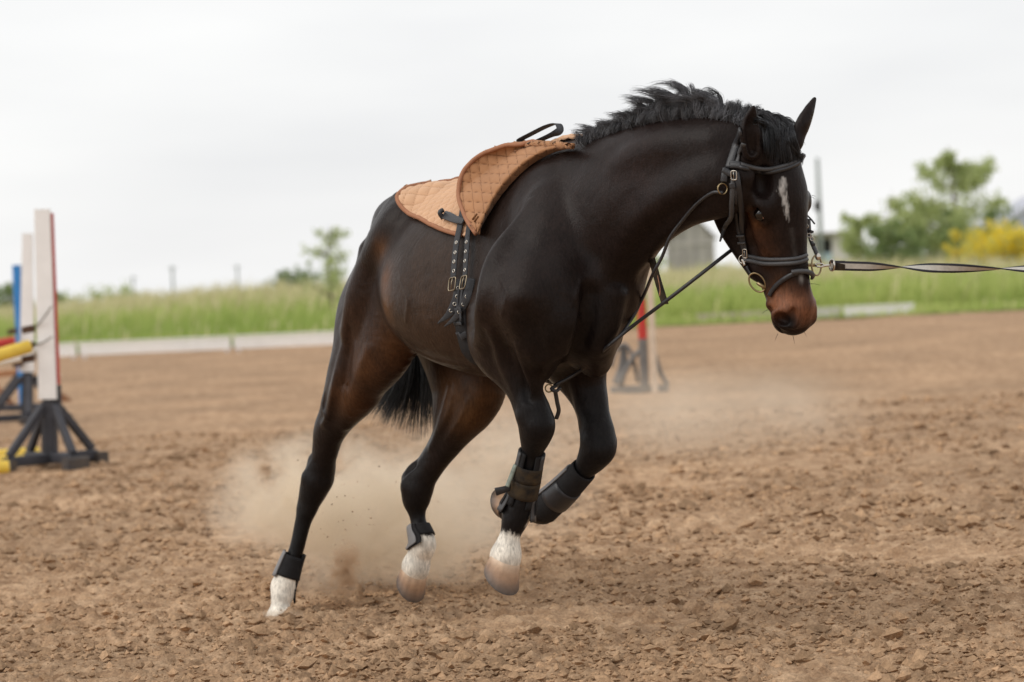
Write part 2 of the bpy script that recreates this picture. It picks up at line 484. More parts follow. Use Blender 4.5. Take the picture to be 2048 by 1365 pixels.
def add_muscles(f):
    view = unit(to_local(HO + CAM_F))
    def ridge(pts, r, off, k, op='add', flat=0.7):
        P = [surf(f, x, y, off) for x, y in pts]
        f.tube(P, np.array(r) * flat, r, view, k, op)
    # neck: long muscle down to the point of the shoulder, upper neck muscle, throat groove
    ridge([(1440, 350), (1380, 385), (1310, 440), (1245, 520), (1190, 620)], (0.03, 0.045, 0.05, 0.046, 0.014), 0.036, 0.06)
    ridge([(1235, 335), (1270, 318), (1340, 292), (1420, 282)], (0.006, 0.028, 0.036, 0.010), 0.026, 0.06)
    ridge([(1385, 412), (1340, 438), (1290, 485), (1245, 565)], (0.002, 0.005, 0.007, 0.003), 0.0, 0.07, 'sub')
    # shoulder, triceps, crease behind the elbow
    ridge([(1095, 400), (1110, 470), (1125, 550)], (0.04, 0.06, 0.045), 0.055, 0.08)
    ridge([(1065, 420), (1014, 520), (990, 610), (976, 685)], (0.02, 0.062, 0.062, 0.042), 0.046, 0.035)
    ridge([(1045, 625), (1065, 665), (1080, 710)], (0.004, 0.012, 0.006), 0.002, 0.05, 'sub')
    # breast: two lobes and the furrow between them
    ridge([(1130, 590), (1120, 650), (1115, 700)], (0.045, 0.05, 0.035), 0.03, 0.03)
    ridge([(1225, 590), (1215, 640), (1195, 690)], (0.035, 0.04, 0.03), 0.025, 0.03)
    ridge([(1185, 590), (1178, 640), (1165, 690)], (0.003, 0.007, 0.003), 0.002, 0.05, 'sub')
    # thigh: quadriceps, furrow, gaskin
    ridge([(735, 500), (725, 590), (710, 680)], (0.02, 0.035, 0.02), 0.028, 0.07)
    ridge([(706, 600), (695, 700), (690, 770)], (0.002, 0.006, 0.002), 0.001, 0.05, 'sub')
    # near nostril: flared rim round a deep opening
    nc = surf(f, 1567, 637); ex = unit(to_local(HO + CAM_R) * 1.0); ey = np.array((0, 0, 1.0))
    th = math.radians(-28); e1 = ex * math.cos(th) + ey * math.sin(th); e2 = np.cross(view, e1)
    f.blob(nc + view * 0.012, (0.038, 0.031, 0.020), (e1, e2, view), 0.018)
    nc = surf(f, 1565, 639)
    f.blob(nc + view * 0.004, (0.0265, 0.0195, 0.034), (e1, e2, view), 0.010, 'sub')
    # forearm muscles and the hollow above the knee
    ridge([(985, 655), (1012, 715), (1040, 775), (1052, 812)], (0.012, 0.026, 0.022, 0.010), 0.018, 0.03)
    ridge([(1040, 690), (1062, 745), (1078, 800)], (0.010, 0.022, 0.014), 0.016, 0.025)
    ridge([(1022, 700), (1046, 760), (1058, 800)], (0.002, 0.006, 0.003), 0.002, 0.03, 'sub')
    ridge([(1150, 760), (1168, 815), (1180, 850)], (0.010, 0.022, 0.010), 0.016, 0.03)
    # haunch, stifle fold, gaskin
    ridge([(800, 395), (765, 460), (745, 540)], (0.012, 0.026, 0.012), 0.020, 0.06)
    ridge([(690, 700), (672, 780), (655, 850)], (0.008, 0.018, 0.008), 0.012, 0.03)
    ridge([(742, 700), (715, 790), (692, 850)], (0.010, 0.024, 0.010), 0.017, 0.035)
    ridge([(905, 780), (892, 840), (866, 895)], (0.008, 0.018, 0.007), 0.012, 0.03)
    ridge([(960, 790), (930, 845), (895, 890)], (0.010, 0.024, 0.010), 0.017, 0.035)
    # rounded slope of the croup down to the buttock
    ridge([(872, 394), (814, 430), (778, 474), (750, 532), (728, 592), (706, 655)], (0.03, 0.05, 0.055, 0.055, 0.05, 0.03), 0.048, 0.06, 'add', 1.0)
    # mouth line between the lips
    ridge([(1553, 653), (1572, 661), (1592, 663), (1610, 657)], (0.002, 0.0045, 0.0045, 0.002), 0.0, 0.012, 'sub')
    # veins
    for pts in ([(650, 785), (646, 815), (652, 835), (643, 850)], [(790, 655), (822, 694), (862, 716), (905, 728), (940, 736)], [(800, 555), (816, 600), (812, 642)], [(1162, 560), (1152, 600), (1160, 645)], [(1002, 555), (1014, 590), (1004, 630)], [(702, 735), (690, 785), (700, 832)], [(935, 800), (918, 842), (892, 882)], [(1012, 668), (1034, 718), (1044, 765)], [(1512, 452), (1528, 490), (1545, 512)], [(672, 740), (664, 790), (655, 840)],
                [(905, 790), (895, 830), (880, 860)], [(1050, 740), (1062, 765), (1064, 800)]):
        ridge(pts, [0.0015] + [0.0048] * (len(pts) - 2) + [0.0015], 0.0004, 0.012, 'add', 1.0)


def build_head(f):
    B = HB
    # cranium / face bridge
    f.tube([H(0.00, -0.055, 0), H(0.08, -0.035, 0), H(0.17, -0.028, 0), H(0.26, -0.03, 0), H(0.36, -0.035, 0), H(0.46, -0.04, 0), H(0.53, -0.048, 0)],
           (0.062, 0.084, 0.092, 0.072, 0.052, 0.047, 0.052), (0.065, 0.080, 0.085, 0.078, 0.066, 0.060, 0.060), B, 0.03)
    # lower head between the jaws, chin groove
    f.tube([H(0.10, -0.13, 0), H(0.20, -0.155, 0), H(0.30, -0.155, 0), H(0.40, -0.122, 0), H(0.50, -0.098, 0)],
           (0.055, 0.058, 0.052, 0.044, 0.044), (0.07, 0.085, 0.075, 0.052, 0.044), B, 0.04)
    for s in (-1, 1):
        # cheek (masseter) discs
        f.blob(H(0.19, -0.158, s * 0.048), (0.115, 0.098, 0.034), (HA, HN, B), 0.03)
        f.tube([H(0.19, -0.248, s * 0.042), H(0.28, -0.232, s * 0.036), H(0.41, -0.158, s * 0.028)], 0.022, 0.026, B, 0.04)
        # brow and orbit, facial crest
        f.blob(H(0.21, -0.016, s * 0.086), (0.045, 0.028, 0.030), (HA, HN, B), 0.03)
        f.tube([H(0.235, -0.065, s * 0.080), H(0.30, -0.075, s * 0.066), H(0.38, -0.080, s * 0.046)], (0.013, 0.012, 0.004), (0.013, 0.012, 0.004), B, 0.04)
        f.blob(H(0.135, -0.005, s * 0.088), (0.04, 0.02, 0.018), (HA, HN, B), 0.05, 'sub')
        # socket and lids
        f.blob(H(EYE_U, EYE_V - 0.002, s * (EYE_W + 0.012)), (0.027, 0.019, 0.020), (HA, HN, B), 0.012, 'sub')
        lid = [(-0.030, -0.006), (-0.018, 0.014), (0.0, 0.021), (0.018, 0.014), (0.030, -0.004)]
        f.tube([H(EYE_U + a, EYE_V + c, s * (EYE_W + 0.006 - 0.02 * abs(a) / 0.03)) for a, c in lid], 0.0075, 0.0075, B, 0.012)
        lid = [(-0.028, -0.008), (-0.014, -0.018), (0.004, -0.02), (0.02, -0.014), (0.030, -0.004)]
        f.tube([H(EYE_U + a, EYE_V + c, s * (EYE_W + 0.004 - 0.02 * abs(a) / 0.03)) for a, c in lid], 0.006, 0.006, B, 0.012)
    # muzzle, upper lip, chin
    f.blob(H(0.545, -0.055, 0), (0.060, 0.062, 0.056), (HA, HN, B), 0.03)
    f.blob(H(0.592, -0.062, 0), (0.034, 0.045, 0.046), (HA, HN, B), 0.03)
    f.blob(H(0.575, -0.105, 0), (0.040, 0.032, 0.036), (HA, HN, B), 0.02)
    f.tube([H(0.52, -0.10, s * 0.05) for s in (-1, 0, 1)], 0.012, 0.012, HA, 0.02)
    for s in (-1, 1):
        # mouth line and nostril
        f.tube([H(0.615, -0.088, s * 0.008), H(0.60, -0.088, s * 0.035), H(0.57, -0.09, s * 0.052), H(0.53, -0.095, s * 0.058)], 0.005, 0.006, B, 0.01, 'sub')
        f.blob(H(0.565, -0.028, s * 0.048), (0.036, 0.030, 0.020), (HA, HN, B), 0.025)
        f.tube([H(0.548, -0.008, s * 0.050), H(0.570, -0.014, s * 0.058), H(0.588, -0.034, s * 0.060), H(0.580, -0.052, s * 0.057)], (0.008, 0.015, 0.017, 0.010), (0.009, 0.019, 0.019, 0.010), B, 0.012, 'sub')
    # ears: a tapering cup, hollowed on the opening side
    near = [L(1502, 304, 7.46), L(1500, 272, 7.44), L(1501, 244, 7.435), L(1507, 214, 7.43)]
    far = [L(1588, 288, 7.54), L(1601, 256, 7.55), L(1615, 226, 7.56), L(1629, 198, 7.57)]
    to_cam = unit(to_local(np.array((0, 0, CAM_H))) - POLL)
    across = unit(to_local(HO + CAM_R))
    for pts, op_dir, wid in ((near, unit(to_cam + 0.25 * across), 1.0), (far, unit(-0.35 * to_cam - across * 0.9), 1.0)):
        ud = np.cross(unit(pts[-1] - pts[0]), op_dir)
        f.tube(pts, (0.019, 0.030, 0.024, 0.007), (0.019, 0.024, 0.018, 0.007), ud, 0.012)
        f.tube([pts[0], pts[0] * 0.55 + H(0.04, -0.05, 0) * 0.45], (0.019, 0.03), (0.019, 0.03), ud, 0.03)
        ins = [p + op_dir * o for p, o in zip(pts, (0.020, 0.018, 0.015, 0.010))]
        f.tube(ins[:1] + ins[1:3] + [ins[3] * 0.7 + ins[2] * 0.3], (0.012, 0.020, 0.016, 0.004), (0.016, 0.018, 0.014, 0.005), ud, 0.008, 'sub')


def build_body(res=0.007, head_res=0.0045):
    f = build_field(res, head_res)
    V, Q = f.mesh()
    V, Q = biggest_piece(V, Q)
    V = relax(V, Q, 3, 0.5)
    return V, Q


# ================================================================ building helpers
from mathutils import Vector
RNG = np.random.default_rng(7)


def mat(name, color=(0.5, 0.5, 0.5, 1), rough=0.6, metal=0.0, spec=0.5, var=0.0, scale=20.0, bump=0.0, bscale=80.0, attr=None, color2=None, detail=4.0, sheen=0.0, trans=0.0):
    m = bpy.data.materials.new(name); m.use_nodes = True
    nt = m.node_tree; N = nt.nodes.new; Lk = nt.links.new
    p = nt.nodes['Principled BSDF']
    p.inputs['Roughness'].default_value = rough; p.inputs['Metallic'].default_value = metal
    p.inputs['Specular IOR Level'].default_value = spec
    p.inputs['Sheen Weight'].default_value = sheen
    src = None
    tc = N('ShaderNodeTexCoord')
    if attr:
        a = N('ShaderNodeAttribute'); a.attribute_name = attr; src = a.outputs['Color']
    if var > 0 or color2 is not None:
        nz = N('ShaderNodeTexNoise'); nz.inputs['Scale'].default_value = scale; nz.inputs['Detail'].default_value = detail; nz.inputs['Roughness'].default_value = 0.6
        Lk(tc.outputs['Object'], nz.inputs['Vector'])
        if color2 is not None:
            cr = N('ShaderNodeValToRGB'); cr.color_ramp.elements[0].position = 0.36; cr.color_ramp.elements[1].position = 0.66
            cr.color_ramp.elements[0].color = color; cr.color_ramp.elements[1].color = color2
            Lk(nz.outputs[0], cr.inputs[0]); src = cr.outputs[0]
        else:
            mr = N('ShaderNodeMapRange'); mr.inputs[1].default_value = 0.3; mr.inputs[2].default_value = 0.7
            mr.inputs[3].default_value = 1 - var; mr.inputs[4].default_value = 1 + var
            Lk(nz.outputs[0], mr.inputs[0])
            mx = N('ShaderNodeMix'); mx.data_type = 'RGBA'; mx.blend_type = 'MULTIPLY'; mx.inputs[0].default_value = 1
            if src is not None: Lk(src, mx.inputs[6])
            else: mx.inputs[6].default_value = color
            Lk(mr.outputs[0], mx.inputs[7]); src = mx.outputs[2]
    if src is not None: Lk(src, p.inputs['Base Color'])
    else: p.inputs['Base Color'].default_value = color
    if bump > 0:
        nb = N('ShaderNodeTexNoise'); nb.inputs['Scale'].default_value = bscale; nb.inputs['Detail'].default_value = 5
        Lk(tc.outputs['Object'], nb.inputs['Vector'])
        bp = N('ShaderNodeBump'); bp.inputs['Strength'].default_value = bump; bp.inputs['Distance'].default_value = 0.01
        Lk(nb.outputs[0], bp.inputs['Height']); Lk(bp.outputs[0], p.inputs['Normal'])
    if trans > 0:
        tr = N('ShaderNodeBsdfTranslucent'); ms = N('ShaderNodeMixShader'); ms.inputs[0].default_value = trans
        if src is not None: Lk(src, tr.inputs[0])
        else: tr.inputs[0].default_value = color
        Lk(p.outputs[0], ms.inputs[1]); Lk(tr.outputs[0], ms.inputs[2])
        Lk(ms.outputs[0], nt.nodes['Material Output'].inputs['Surface'])
    return m


class Geo:
    """collects vertices and faces (world space) for one mesh"""
    def __init__(self): self.V = []; self.F = []; self.n = 0; self.C = []
    def add(self, V, F, color=None):
        V = np.asarray(V, float).reshape(-1, 3)
        self.V.append(V); self.F += [tuple(int(i) + self.n for i in f) for f in F]; self.n += len(V)
        if color is not None:
            c = np.asarray(color, float); self.C.append(np.broadcast_to(c if c.ndim == 2 else c[None], (len(V), 4)))
        return self
    def box(self, a, b, w, h, up=(0, 0, 1), color=None):
        """beam from a to b, w wide across, h high along up, edges slightly chamfered"""
        a, b = np.asarray(a, float), np.asarray(b, float)
        ax = unit(b - a); u = np.asarray(up, float)
        if abs(unit(u) @ ax) > 0.98: u = np.array((0, 1.0, 0))
        u = unit(u - ax * (u @ ax)); s = np.cross(ax, u)
        c = 0.12 * min(w, h); V = []
        prof = [(-w / 2 + c, -h / 2), (w / 2 - c, -h / 2), (w / 2, -h / 2 + c), (w / 2, h / 2 - c), (w / 2 - c, h / 2), (-w / 2 + c, h / 2), (-w / 2, h / 2 - c), (-w / 2, -h / 2 + c)]
        for p in (a, b):
            for x, y in prof: V.append(p + s * x + u * y)
        F = [(i, (i + 1) % 8, 8 + (i + 1) % 8, 8 + i) for i in range(8)] + [tuple(range(7, -1, -1)), tuple(range(8, 16))]
        return self.add(V, F, color)
    def tube(self, pts, r, sides=8, cap=True, color=None, n=1, flat=1.0, updir=None):
        pts = np.asarray(pts, float)
        rr = np.broadcast_to(np.asarray(r, float), (len(pts),))
        if n > 1:
            S = spline(np.hstack((pts, rr[:, None])), n); pts, rr = S[:, :3], S[:, 3]
        V = []; T_ = np.gradient(pts, axis=0); u = None
        for i, p in enumerate(pts):
            t = unit(T_[i])
            if updir is not None: u = unit(np.asarray(updir) - t * (np.asarray(updir) @ t))
            elif u is None:
                u = np.array((0, 0, 1.0)) if abs(t[2]) < 0.9 else np.array((1.0, 0, 0)); u = unit(u - t * (u @ t))
            else: u = unit(u - t * (u @ t))
            v = np.cross(t, u)
            for k in range(sides):
                a = 2 * math.pi * k / sides
                V.append(p + rr[i] * (math.cos(a) * u * flat + math.sin(a) * v))
        F = []
        for i in range(len(pts) - 1):
            for k in range(sides):
                k2 = (k + 1) % sides
                F.append((i * sides + k, i * sides + k2, (i + 1) * sides + k2, (i + 1) * sides + k))
        if cap:
            F.append(tuple(range(sides - 1, -1, -1))); F.append(tuple((len(pts) - 1) * sides + k for k in range(sides)))
        return self.add(V, F, color)
    def ribbon(self, pts, normals, width, thick, n=4, color=None, bulge=0.0):
        """flat strap along pts; normals point away from what it lies on"""
        pts = np.asarray(pts, float); nn = np.broadcast_to(np.asarray(normals, float), pts.shape)
        w = np.broadcast_to(np.asarray(width, float), (len(pts),))
        S = spline(np.hstack((pts, nn, w[:, None])), n) if n > 1 else np.hstack((pts, nn, w[:, None]))
        P, Nn, W = S[:, :3], S[:, 3:6], S[:, 6]
        T_ = np.gradient(P, axis=0); V = []
        prof = [(-0.5, 0.0), (-0.5, 0.6), (-0.42, 1.0), (0, 1.0 + bulge), (0.42, 1.0), (0.5, 0.6), (0.5, 0.0)]
        m = len(prof)
        for p, t, q, ww in zip(P, T_, Nn, W):
            t = unit(t); q = unit(q - t * (q @ t)); s = np.cross(t, q)
            for a, b in prof: V.append(p + s * a * ww + q * b * thick)
        F = []
        for i in range(len(P) - 1):
            for k in range(m):
                k2 = (k + 1) % m
                F.append((i * m + k, (i + 1) * m + k, (i + 1) * m + k2, i * m + k2))
        F.append(tuple(range(m))); F.append(tuple((len(P) - 1) * m + k for k in range(m - 1, -1, -1)))
        return self.add(V, F, color)
    def torus(self, c, nrm, R, r, seg=24, sides=6, ex=None, ratio=1.0):
        c = np.asarray(c, float); nrm = unit(nrm)
        e = np.array((0, 0, 1.0)) if ex is None else np.asarray(ex, float)
        e = unit(e - nrm * (e @ nrm)); f = np.cross(nrm, e)
        V = []; F = []
        for i in range(seg):
            a = 2 * math.pi * i / seg; d = math.cos(a) * e + math.sin(a) * f * ratio
            for k in range(sides):
                b = 2 * math.pi * k / sides
                V.append(c + d * R + unit(d) * r * math.cos(b) + nrm * r * math.sin(b))
        for i in range(seg):
            for k in range(sides):
                i2, k2 = (i + 1) % seg, (k + 1) % sides
                F.append((i * sides + k, i2 * sides + k, i2 * sides + k2, i * sides + k2))
        return self.add(V, F)
    def sphere(self, c, r, seg=16, rings=10, axes=None, color=None):
        r = np.broadcast_to(np.asarray(r, float), (3,)); A = np.eye(3) if axes is None else np.array([unit(a) for a in axes])
        V = []; F = []
        for i in range(rings + 1):
            t = math.pi * i / rings
            for k in range(seg):
                a = 2 * math.pi * k / seg
                q = np.array((math.sin(t) * math.cos(a), math.sin(t) * math.sin(a), math.cos(t))) * r
                V.append(np.asarray(c) + q @ A)
        for i in range(rings):
            for k in range(seg):
                k2 = (k + 1) % seg
                F.append((i * seg + k, (i + 1) * seg + k, (i + 1) * seg + k2, i * seg + k2))
        return self.add(V, F, color)
    def build(self, name, m, parent=None, smooth=True, sub=None, cname='tint'):
        V = np.vstack(self.V)
        o = raw_mesh(name, V, self.F, m, parent, smooth)
        if self.C: paint(o, np.vstack(self.C), cname)
        return o


def raw_mesh(name, V, F, m, parent=None, smooth=True):
    V = np.asarray(V, np.float64)
    org = np.array(root_loc(parent)) if parent is not None else np.array((0, 0, 0.0))
    me = bpy.data.meshes.new(name)
    if isinstance(F, np.ndarray):
        k = F.shape[1]
        me.vertices.add(len(V)); me.vertices.foreach_set('co', (V - org).astype(np.float32).ravel())
        me.loops.add(F.size); me.loops.foreach_set('vertex_index', F.astype(np.int32).ravel())
        me.polygons.add(len(F)); me.polygons.foreach_set('loop_start', np.arange(0, F.size, k, dtype=np.int32))
        me.update(calc_edges=True)
    else:
        me.from_pydata((V - org).tolist(), [], F); me.update()
    me.polygons.foreach_set('use_smooth', [smooth] * len(me.polygons))
    if m is not None: me.materials.append(m)
    o = bpy.data.objects.new(name, me); COL.objects.link(o)
    if parent is not None: o.parent = parent
    return o


def root_loc(o):
    p = np.zeros(3)
    while o is not None:
        p += np.array(o.location); o = o.parent
    return p


def recenter(o, base):
    """put a top-level mesh's origin at the thing's base"""
    b = np.asarray(base, float); me = o.data
    co = np.empty(len(me.vertices) * 3, np.float32); me.vertices.foreach_get('co', co)
    co = co.reshape(-1, 3) - b.astype(np.float32); me.vertices.foreach_set('co', co.ravel()); me.update()
    o.location = b
    return o


def paint(o, C, name='tint'):
    a = o.data.color_attributes.new(name, 'FLOAT_COLOR', 'POINT')
    a.data.foreach_set('color', np.asarray(C, np.float32).ravel())


def thing(name, loc, label, cat, group=None):
    o = bpy.data.objects.new(name, None); COL.objects.link(o); o.location = tuple(float(v) for v in loc)
    o.empty_display_size = 0.2
    return tag(o, label, cat, group)


def tag(o, label=None, cat=None, group=None, kind=None):
    if label: o['label'] = label
    if cat: o['category'] = cat
    if group: o['group'] = group
    if kind: o['kind'] = kind
    return o


# ---------------------------------------------------------------- noise in numpy
def hash3(ix, iy, iz, seed=0):
    with np.errstate(over='ignore'):
        h = (ix.astype(np.int64).astype(np.uint32) * np.uint32(374761393) + iy.astype(np.int64).astype(np.uint32) * np.uint32(668265263)
             + iz.astype(np.int64).astype(np.uint32) * np.uint32(2147483647) + np.uint32(seed * 7919 + 13))
        h = (h ^ (h >> np.uint32(13))) * np.uint32(1274126177)
        h = (h ^ (h >> np.uint32(16))) * np.uint32(2246822519)
        h = h ^ (h >> np.uint32(15))
    return h.astype(np.float64) / 4294967295.0


def vnoise2(x, y, seed=0):
    ix, iy = np.floor(x), np.floor(y); fx, fy = x - ix, y - iy
    fx = fx * fx * (3 - 2 * fx); fy = fy * fy * (3 - 2 * fy); z = np.zeros_like(ix)
    a, b = hash3(ix, iy, z, seed), hash3(ix + 1, iy, z, seed); c, d = hash3(ix, iy + 1, z, seed), hash3(ix + 1, iy + 1, z, seed)
    return (a * (1 - fx) + b * fx) * (1 - fy) + (c * (1 - fx) + d * fx) * fy


def fbm2(x, y, o=4, seed=0):
    s, a, t = 0, 0.5, 0
    for i in range(o):
        s = s + a * vnoise2(x * 2 ** i + 17.3 * i, y * 2 ** i + 5.1 * i, seed + i); t += a; a *= 0.5
    return s / t


def worley2(x, y, seed=0):
    ix, iy = np.floor(x), np.floor(y); best = np.full(x.shape, 9.0); idr = np.zeros(x.shape); z = np.zeros_like(ix)
    for dx in (-1, 0, 1):
        for dy in (-1, 0, 1):
            cx, cy = ix + dx, iy + dy
            px, py = cx + hash3(cx, cy, z, seed), cy + hash3(cx, cy, z, seed + 1)
            d = (px - x) ** 2 + (py - y) ** 2
            m = d < best; best = np.where(m, d, best); idr = np.where(m, hash3(cx, cy, z, seed + 2), idr)
    return np.sqrt(best), idr


# ================================================================ ground
M_SOIL = mat('soil', lin(153, 122, 94), 0.95, spec=0.1, color2=lin(199, 167, 135), scale=9, bump=1.0, bscale=75, detail=9)
_n = M_SOIL.node_tree


def soil_material():
    nt = M_SOIL.node_tree; N = nt.nodes.new; Lk = nt.links.new
    p = nt.nodes['Principled BSDF']
    old = p.inputs['Base Color'].links[0].from_socket
    tc = N('ShaderNodeTexCoord')
    nz = N('ShaderNodeTexNoise'); nz.inputs['Scale'].default_value = 85; nz.inputs['Detail'].default_value = 6; nz.inputs['Roughness'].default_value = 0.7
    Lk(tc.outputs['Object'], nz.inputs['Vector'])
    mr = N('ShaderNodeMapRange'); mr.inputs[1].default_value = 0.3; mr.inputs[2].default_value = 0.7; mr.inputs[3].default_value = 0.62; mr.inputs[4].default_value = 1.26
    Lk(nz.outputs[0], mr.inputs[0])
    n2 = N('ShaderNodeTexNoise'); n2.inputs['Scale'].default_value = 0.55; n2.inputs['Detail'].default_value = 3
    Lk(tc.outputs['Object'], n2.inputs['Vector'])
    m2 = N('ShaderNodeMapRange'); m2.inputs[1].default_value = 0.35; m2.inputs[2].default_value = 0.68; m2.inputs[3].default_value = 0.80; m2.inputs[4].default_value = 1.12
    Lk(n2.outputs[0], m2.inputs[0])
    mu = N('ShaderNodeMath'); mu.operation = 'MULTIPLY'; Lk(mr.outputs[0], mu.inputs[0]); Lk(m2.outputs[0], mu.inputs[1])
    mx = N('ShaderNodeMix'); mx.data_type = 'RGBA'; mx.blend_type = 'MULTIPLY'; mx.inputs[0].default_value = 1
    Lk(old, mx.inputs[6]); Lk(mu.outputs[0], mx.inputs[7]); Lk(mx.outputs[2], p.inputs['Base Color'])


soil_material()


def soil_height(x, y):
    d = np.sqrt(x * x + y * y)
    h = 0.075 * (fbm2(x * 0.9, y * 0.9, 4, 3) - 0.5)
    # trodden heaps and hoof pits
    f1, id1 = worley2(x / 0.34, y / 0.30, 11)
    h += 0.028 * np.maximum(0, 0.62 - f1) * (id1 - 0.42) * 2
    w1, i1 = worley2(x / 0.075 + 1.2 * fbm2(x * 7, y * 7, 2, 5), y / 0.068, 21)
    near = np.clip((30 - d) / 18, 0.25, 1)
    h += near * 0.036 * np.maximum(0, 0.55 - w1) * (0.1 + 1.3 * i1 ** 2) * (0.1 + 2.2 * np.clip(fbm2(x * 1.7, y * 1.7, 3, 9) - 0.3, 0, 1) * 1.6)
    m = d < 20
    w2, i2 = worley2(x[m] / 0.036, y[m] / 0.033, 31)
    fade = np.clip((20 - d[m]) / 8, 0, 1); rough = np.clip(fbm2(x[m] * 1.3, y[m] * 1.3, 3, 61) * 2.4 - 0.55, 0.25, 1.3)
    h[m] += 0.014 * np.maximum(0, 0.6 - w2) * (0.1 + i2 ** 2 * 1.6) * fade * rough
    tb = 0; amp = 1.0
    for o in range(4):
        tb = tb + amp * np.abs(2 * vnoise2(x[m] * 11 * 2 ** o + 3.7 * o, y[m] * 12 * 2 ** o + 1.9 * o, 41 + o) - 1); amp *= 0.62
    h[m] += 0.021 * (tb - 0.9) * fade * (0.5 + 0.6 * rough)
    return h


def make_ground():
    ys = [6.6]
    while ys[-1] < 62:
        y = ys[-1]; ys.append(y + y * (0.00110 if y < 12 else 0.00110 + (y - 12) * 0.00016))
    ys = np.array(ys)
    inner = np.linspace(-0.235, 0.235, 400)
    outer = 0.235 + np.cumsum(np.linspace(0.0025, 0.09, 34))
    us = np.concatenate((-outer[::-1], inner, outer))
    Y, U = np.meshgrid(ys, us, indexing='ij'); X = U * Y
    Z = soil_height(X.ravel(), Y.ravel()).reshape(X.shape)
    edge = np.clip((np.abs(U) - 0.9) / 0.6, 0, 1); Z = Z * (1 - edge)
    # soft dig where the pushing hind hoof is planted
    c = at(560, 1232, 9.24)
    g = np.exp(-((X - c[0]) ** 2 + (Y - c[1]) ** 2) / 0.03); Z += g * 0.012 * (fbm2(X * 18, Y * 18, 2, 77))
    ny, nx = X.shape
    V = np.stack((X, Y, Z), -1).reshape(-1, 3)
    i = (np.arange(ny - 1)[:, None] * nx + np.arange(nx - 1)[None]).ravel()
    Q = np.stack((i, i + 1, i + nx + 1, i + nx), 1)
    o = raw_mesh('ground', V, Q, M_SOIL); tag(o, kind='structure', label='brown churned soil of the riding arena')
    # the rest of the arena, around and behind the camera, as one coarse sheet lying lower
    V = [(-180, -60, -0.06), (180, -60, -0.06), (180, 57.6, -0.06), (-180, 57.6, -0.06)]
    tag(raw_mesh('arena_soil', V, [(0, 1, 2, 3)], M_SOIL), kind='structure', label='wider brown arena soil around the churned part')


make_ground()


M_CLOD = mat('soil_clod', rough=0.95, spec=0.1, attr='tint', var=0.25, scale=60, bump=0.8, bscale=120)


def make_clods():
    ph = (1 + 5 ** 0.5) / 2
    ico = np.array([(-1, ph, 0), (1, ph, 0), (-1, -ph, 0), (1, -ph, 0), (0, -1, ph), (0, 1, ph), (0, -1, -ph), (0, 1, -ph), (ph, 0, -1), (ph, 0, 1), (-ph, 0, -1), (-ph, 0, 1)]) / 1.9
    fc = np.array([(0, 11, 5), (0, 5, 1), (0, 1, 7), (0, 7, 10), (0, 10, 11), (1, 5, 9), (5, 11, 4), (11, 10, 2), (10, 7, 6), (7, 1, 8), (3, 9, 4), (3, 4, 2), (3, 2, 6), (3, 6, 8), (3, 8, 9), (4, 9, 5), (2, 4, 11), (6, 2, 10), (8, 6, 7), (9, 8, 1)])
    ico = np.array([(1, 0, 0), (0.2, 1, 0), (-1, 0.1, 0), (0, -1, 0), (0.1, 0.1, 1), (0, 0, -1), (0.75, 0.6, 0.4), (-0.6, -0.7, 0.35)])
    fc = np.array([(0, 6, 4), (6, 1, 4), (1, 2, 4), (2, 7, 4), (7, 3, 4), (3, 0, 4), (6, 0, 5), (1, 6, 5), (2, 1, 5), (7, 2, 5), (3, 7, 5), (0, 3, 5)])
    n = 80000
    y = 7.0 + (RNG.random(n) ** 1.7) * 15; x = (RNG.random(n) - 0.5) * 0.52 * y
    keep = fbm2(x * 2.3, y * 2.3, 4, 55) + 0.25 * RNG.random(n) > 0.56
    x, y = x[keep], y[keep]; n = len(x)
    s = np.clip(np.exp(RNG.normal(-5.15, 0.65, n)), 0.0035, 0.034) * np.where(y > 11, 1.35, 1.0)
    z = soil_height(x.copy(), y.copy())
    ang = RNG.random(n) * 6.283
    sc = np.stack((s * RNG.uniform(0.7, 1.5, n), s * RNG.uniform(0.7, 1.3, n), s * RNG.uniform(0.5, 1.0, n)), 1)
    V = ico[None] * (1 + RNG.uniform(-0.35, 0.3, (n, 8, 1))) * sc[:, None, :]
    tilt = RNG.normal(0, 0.2, n)
    V[:, :, 2] += V[:, :, 0] * tilt[:, None]
    c, si = np.cos(ang)[:, None], np.sin(ang)[:, None]
    V = np.stack((V[:, :, 0] * c - V[:, :, 1] * si, V[:, :, 0] * si + V[:, :, 1] * c, V[:, :, 2]), -1)
    V += np.stack((x, y, z + sc[:, 2] * 0.25), 1)[:, None, :]
    F = (fc[None] + 8 * np.arange(n)[:, None, None]).reshape(-1, 3)
    o = raw_mesh('soil_clods', V.reshape(-1, 3), F, M_CLOD, smooth=False)
    k = RNG.uniform(0.6, 1.12, (n, 1)) * np.array((1, 1, 1, 0)) + np.array((0, 0, 0, 1)); base = np.array(lin(177, 145, 114))
    paint(o, np.repeat(base[None] * k, 8, 0))
    tag(o, 'loose crumbs and clods of brown soil strewn over the arena', 'soil', kind='stuff')


make_clods()


# ================================================================ meadow, grass
def meadow_z(x, y):
    t = np.clip((y - 57.5) / 45, 0, 1)
    left = np.interp(x / np.maximum(y, 57) , [-0.26, -0.18, -0.09, 0.02, 0.2], [0.12, 0.20, 0.70, 0.55, 0.35])
    return 0.02 + 0.85 * t * t * (3 - 2 * t) * left + 0.12 * (fbm2(x * 0.12, y * 0.12, 3, 4) - 0.5) * t - np.clip((y - 115) / 400, 0, 1) * 1.2


M_MEADOW = mat('meadow_turf', lin(96, 110, 58), 0.95, spec=0.1, color2=lin(140, 142, 84), scale=0.8)


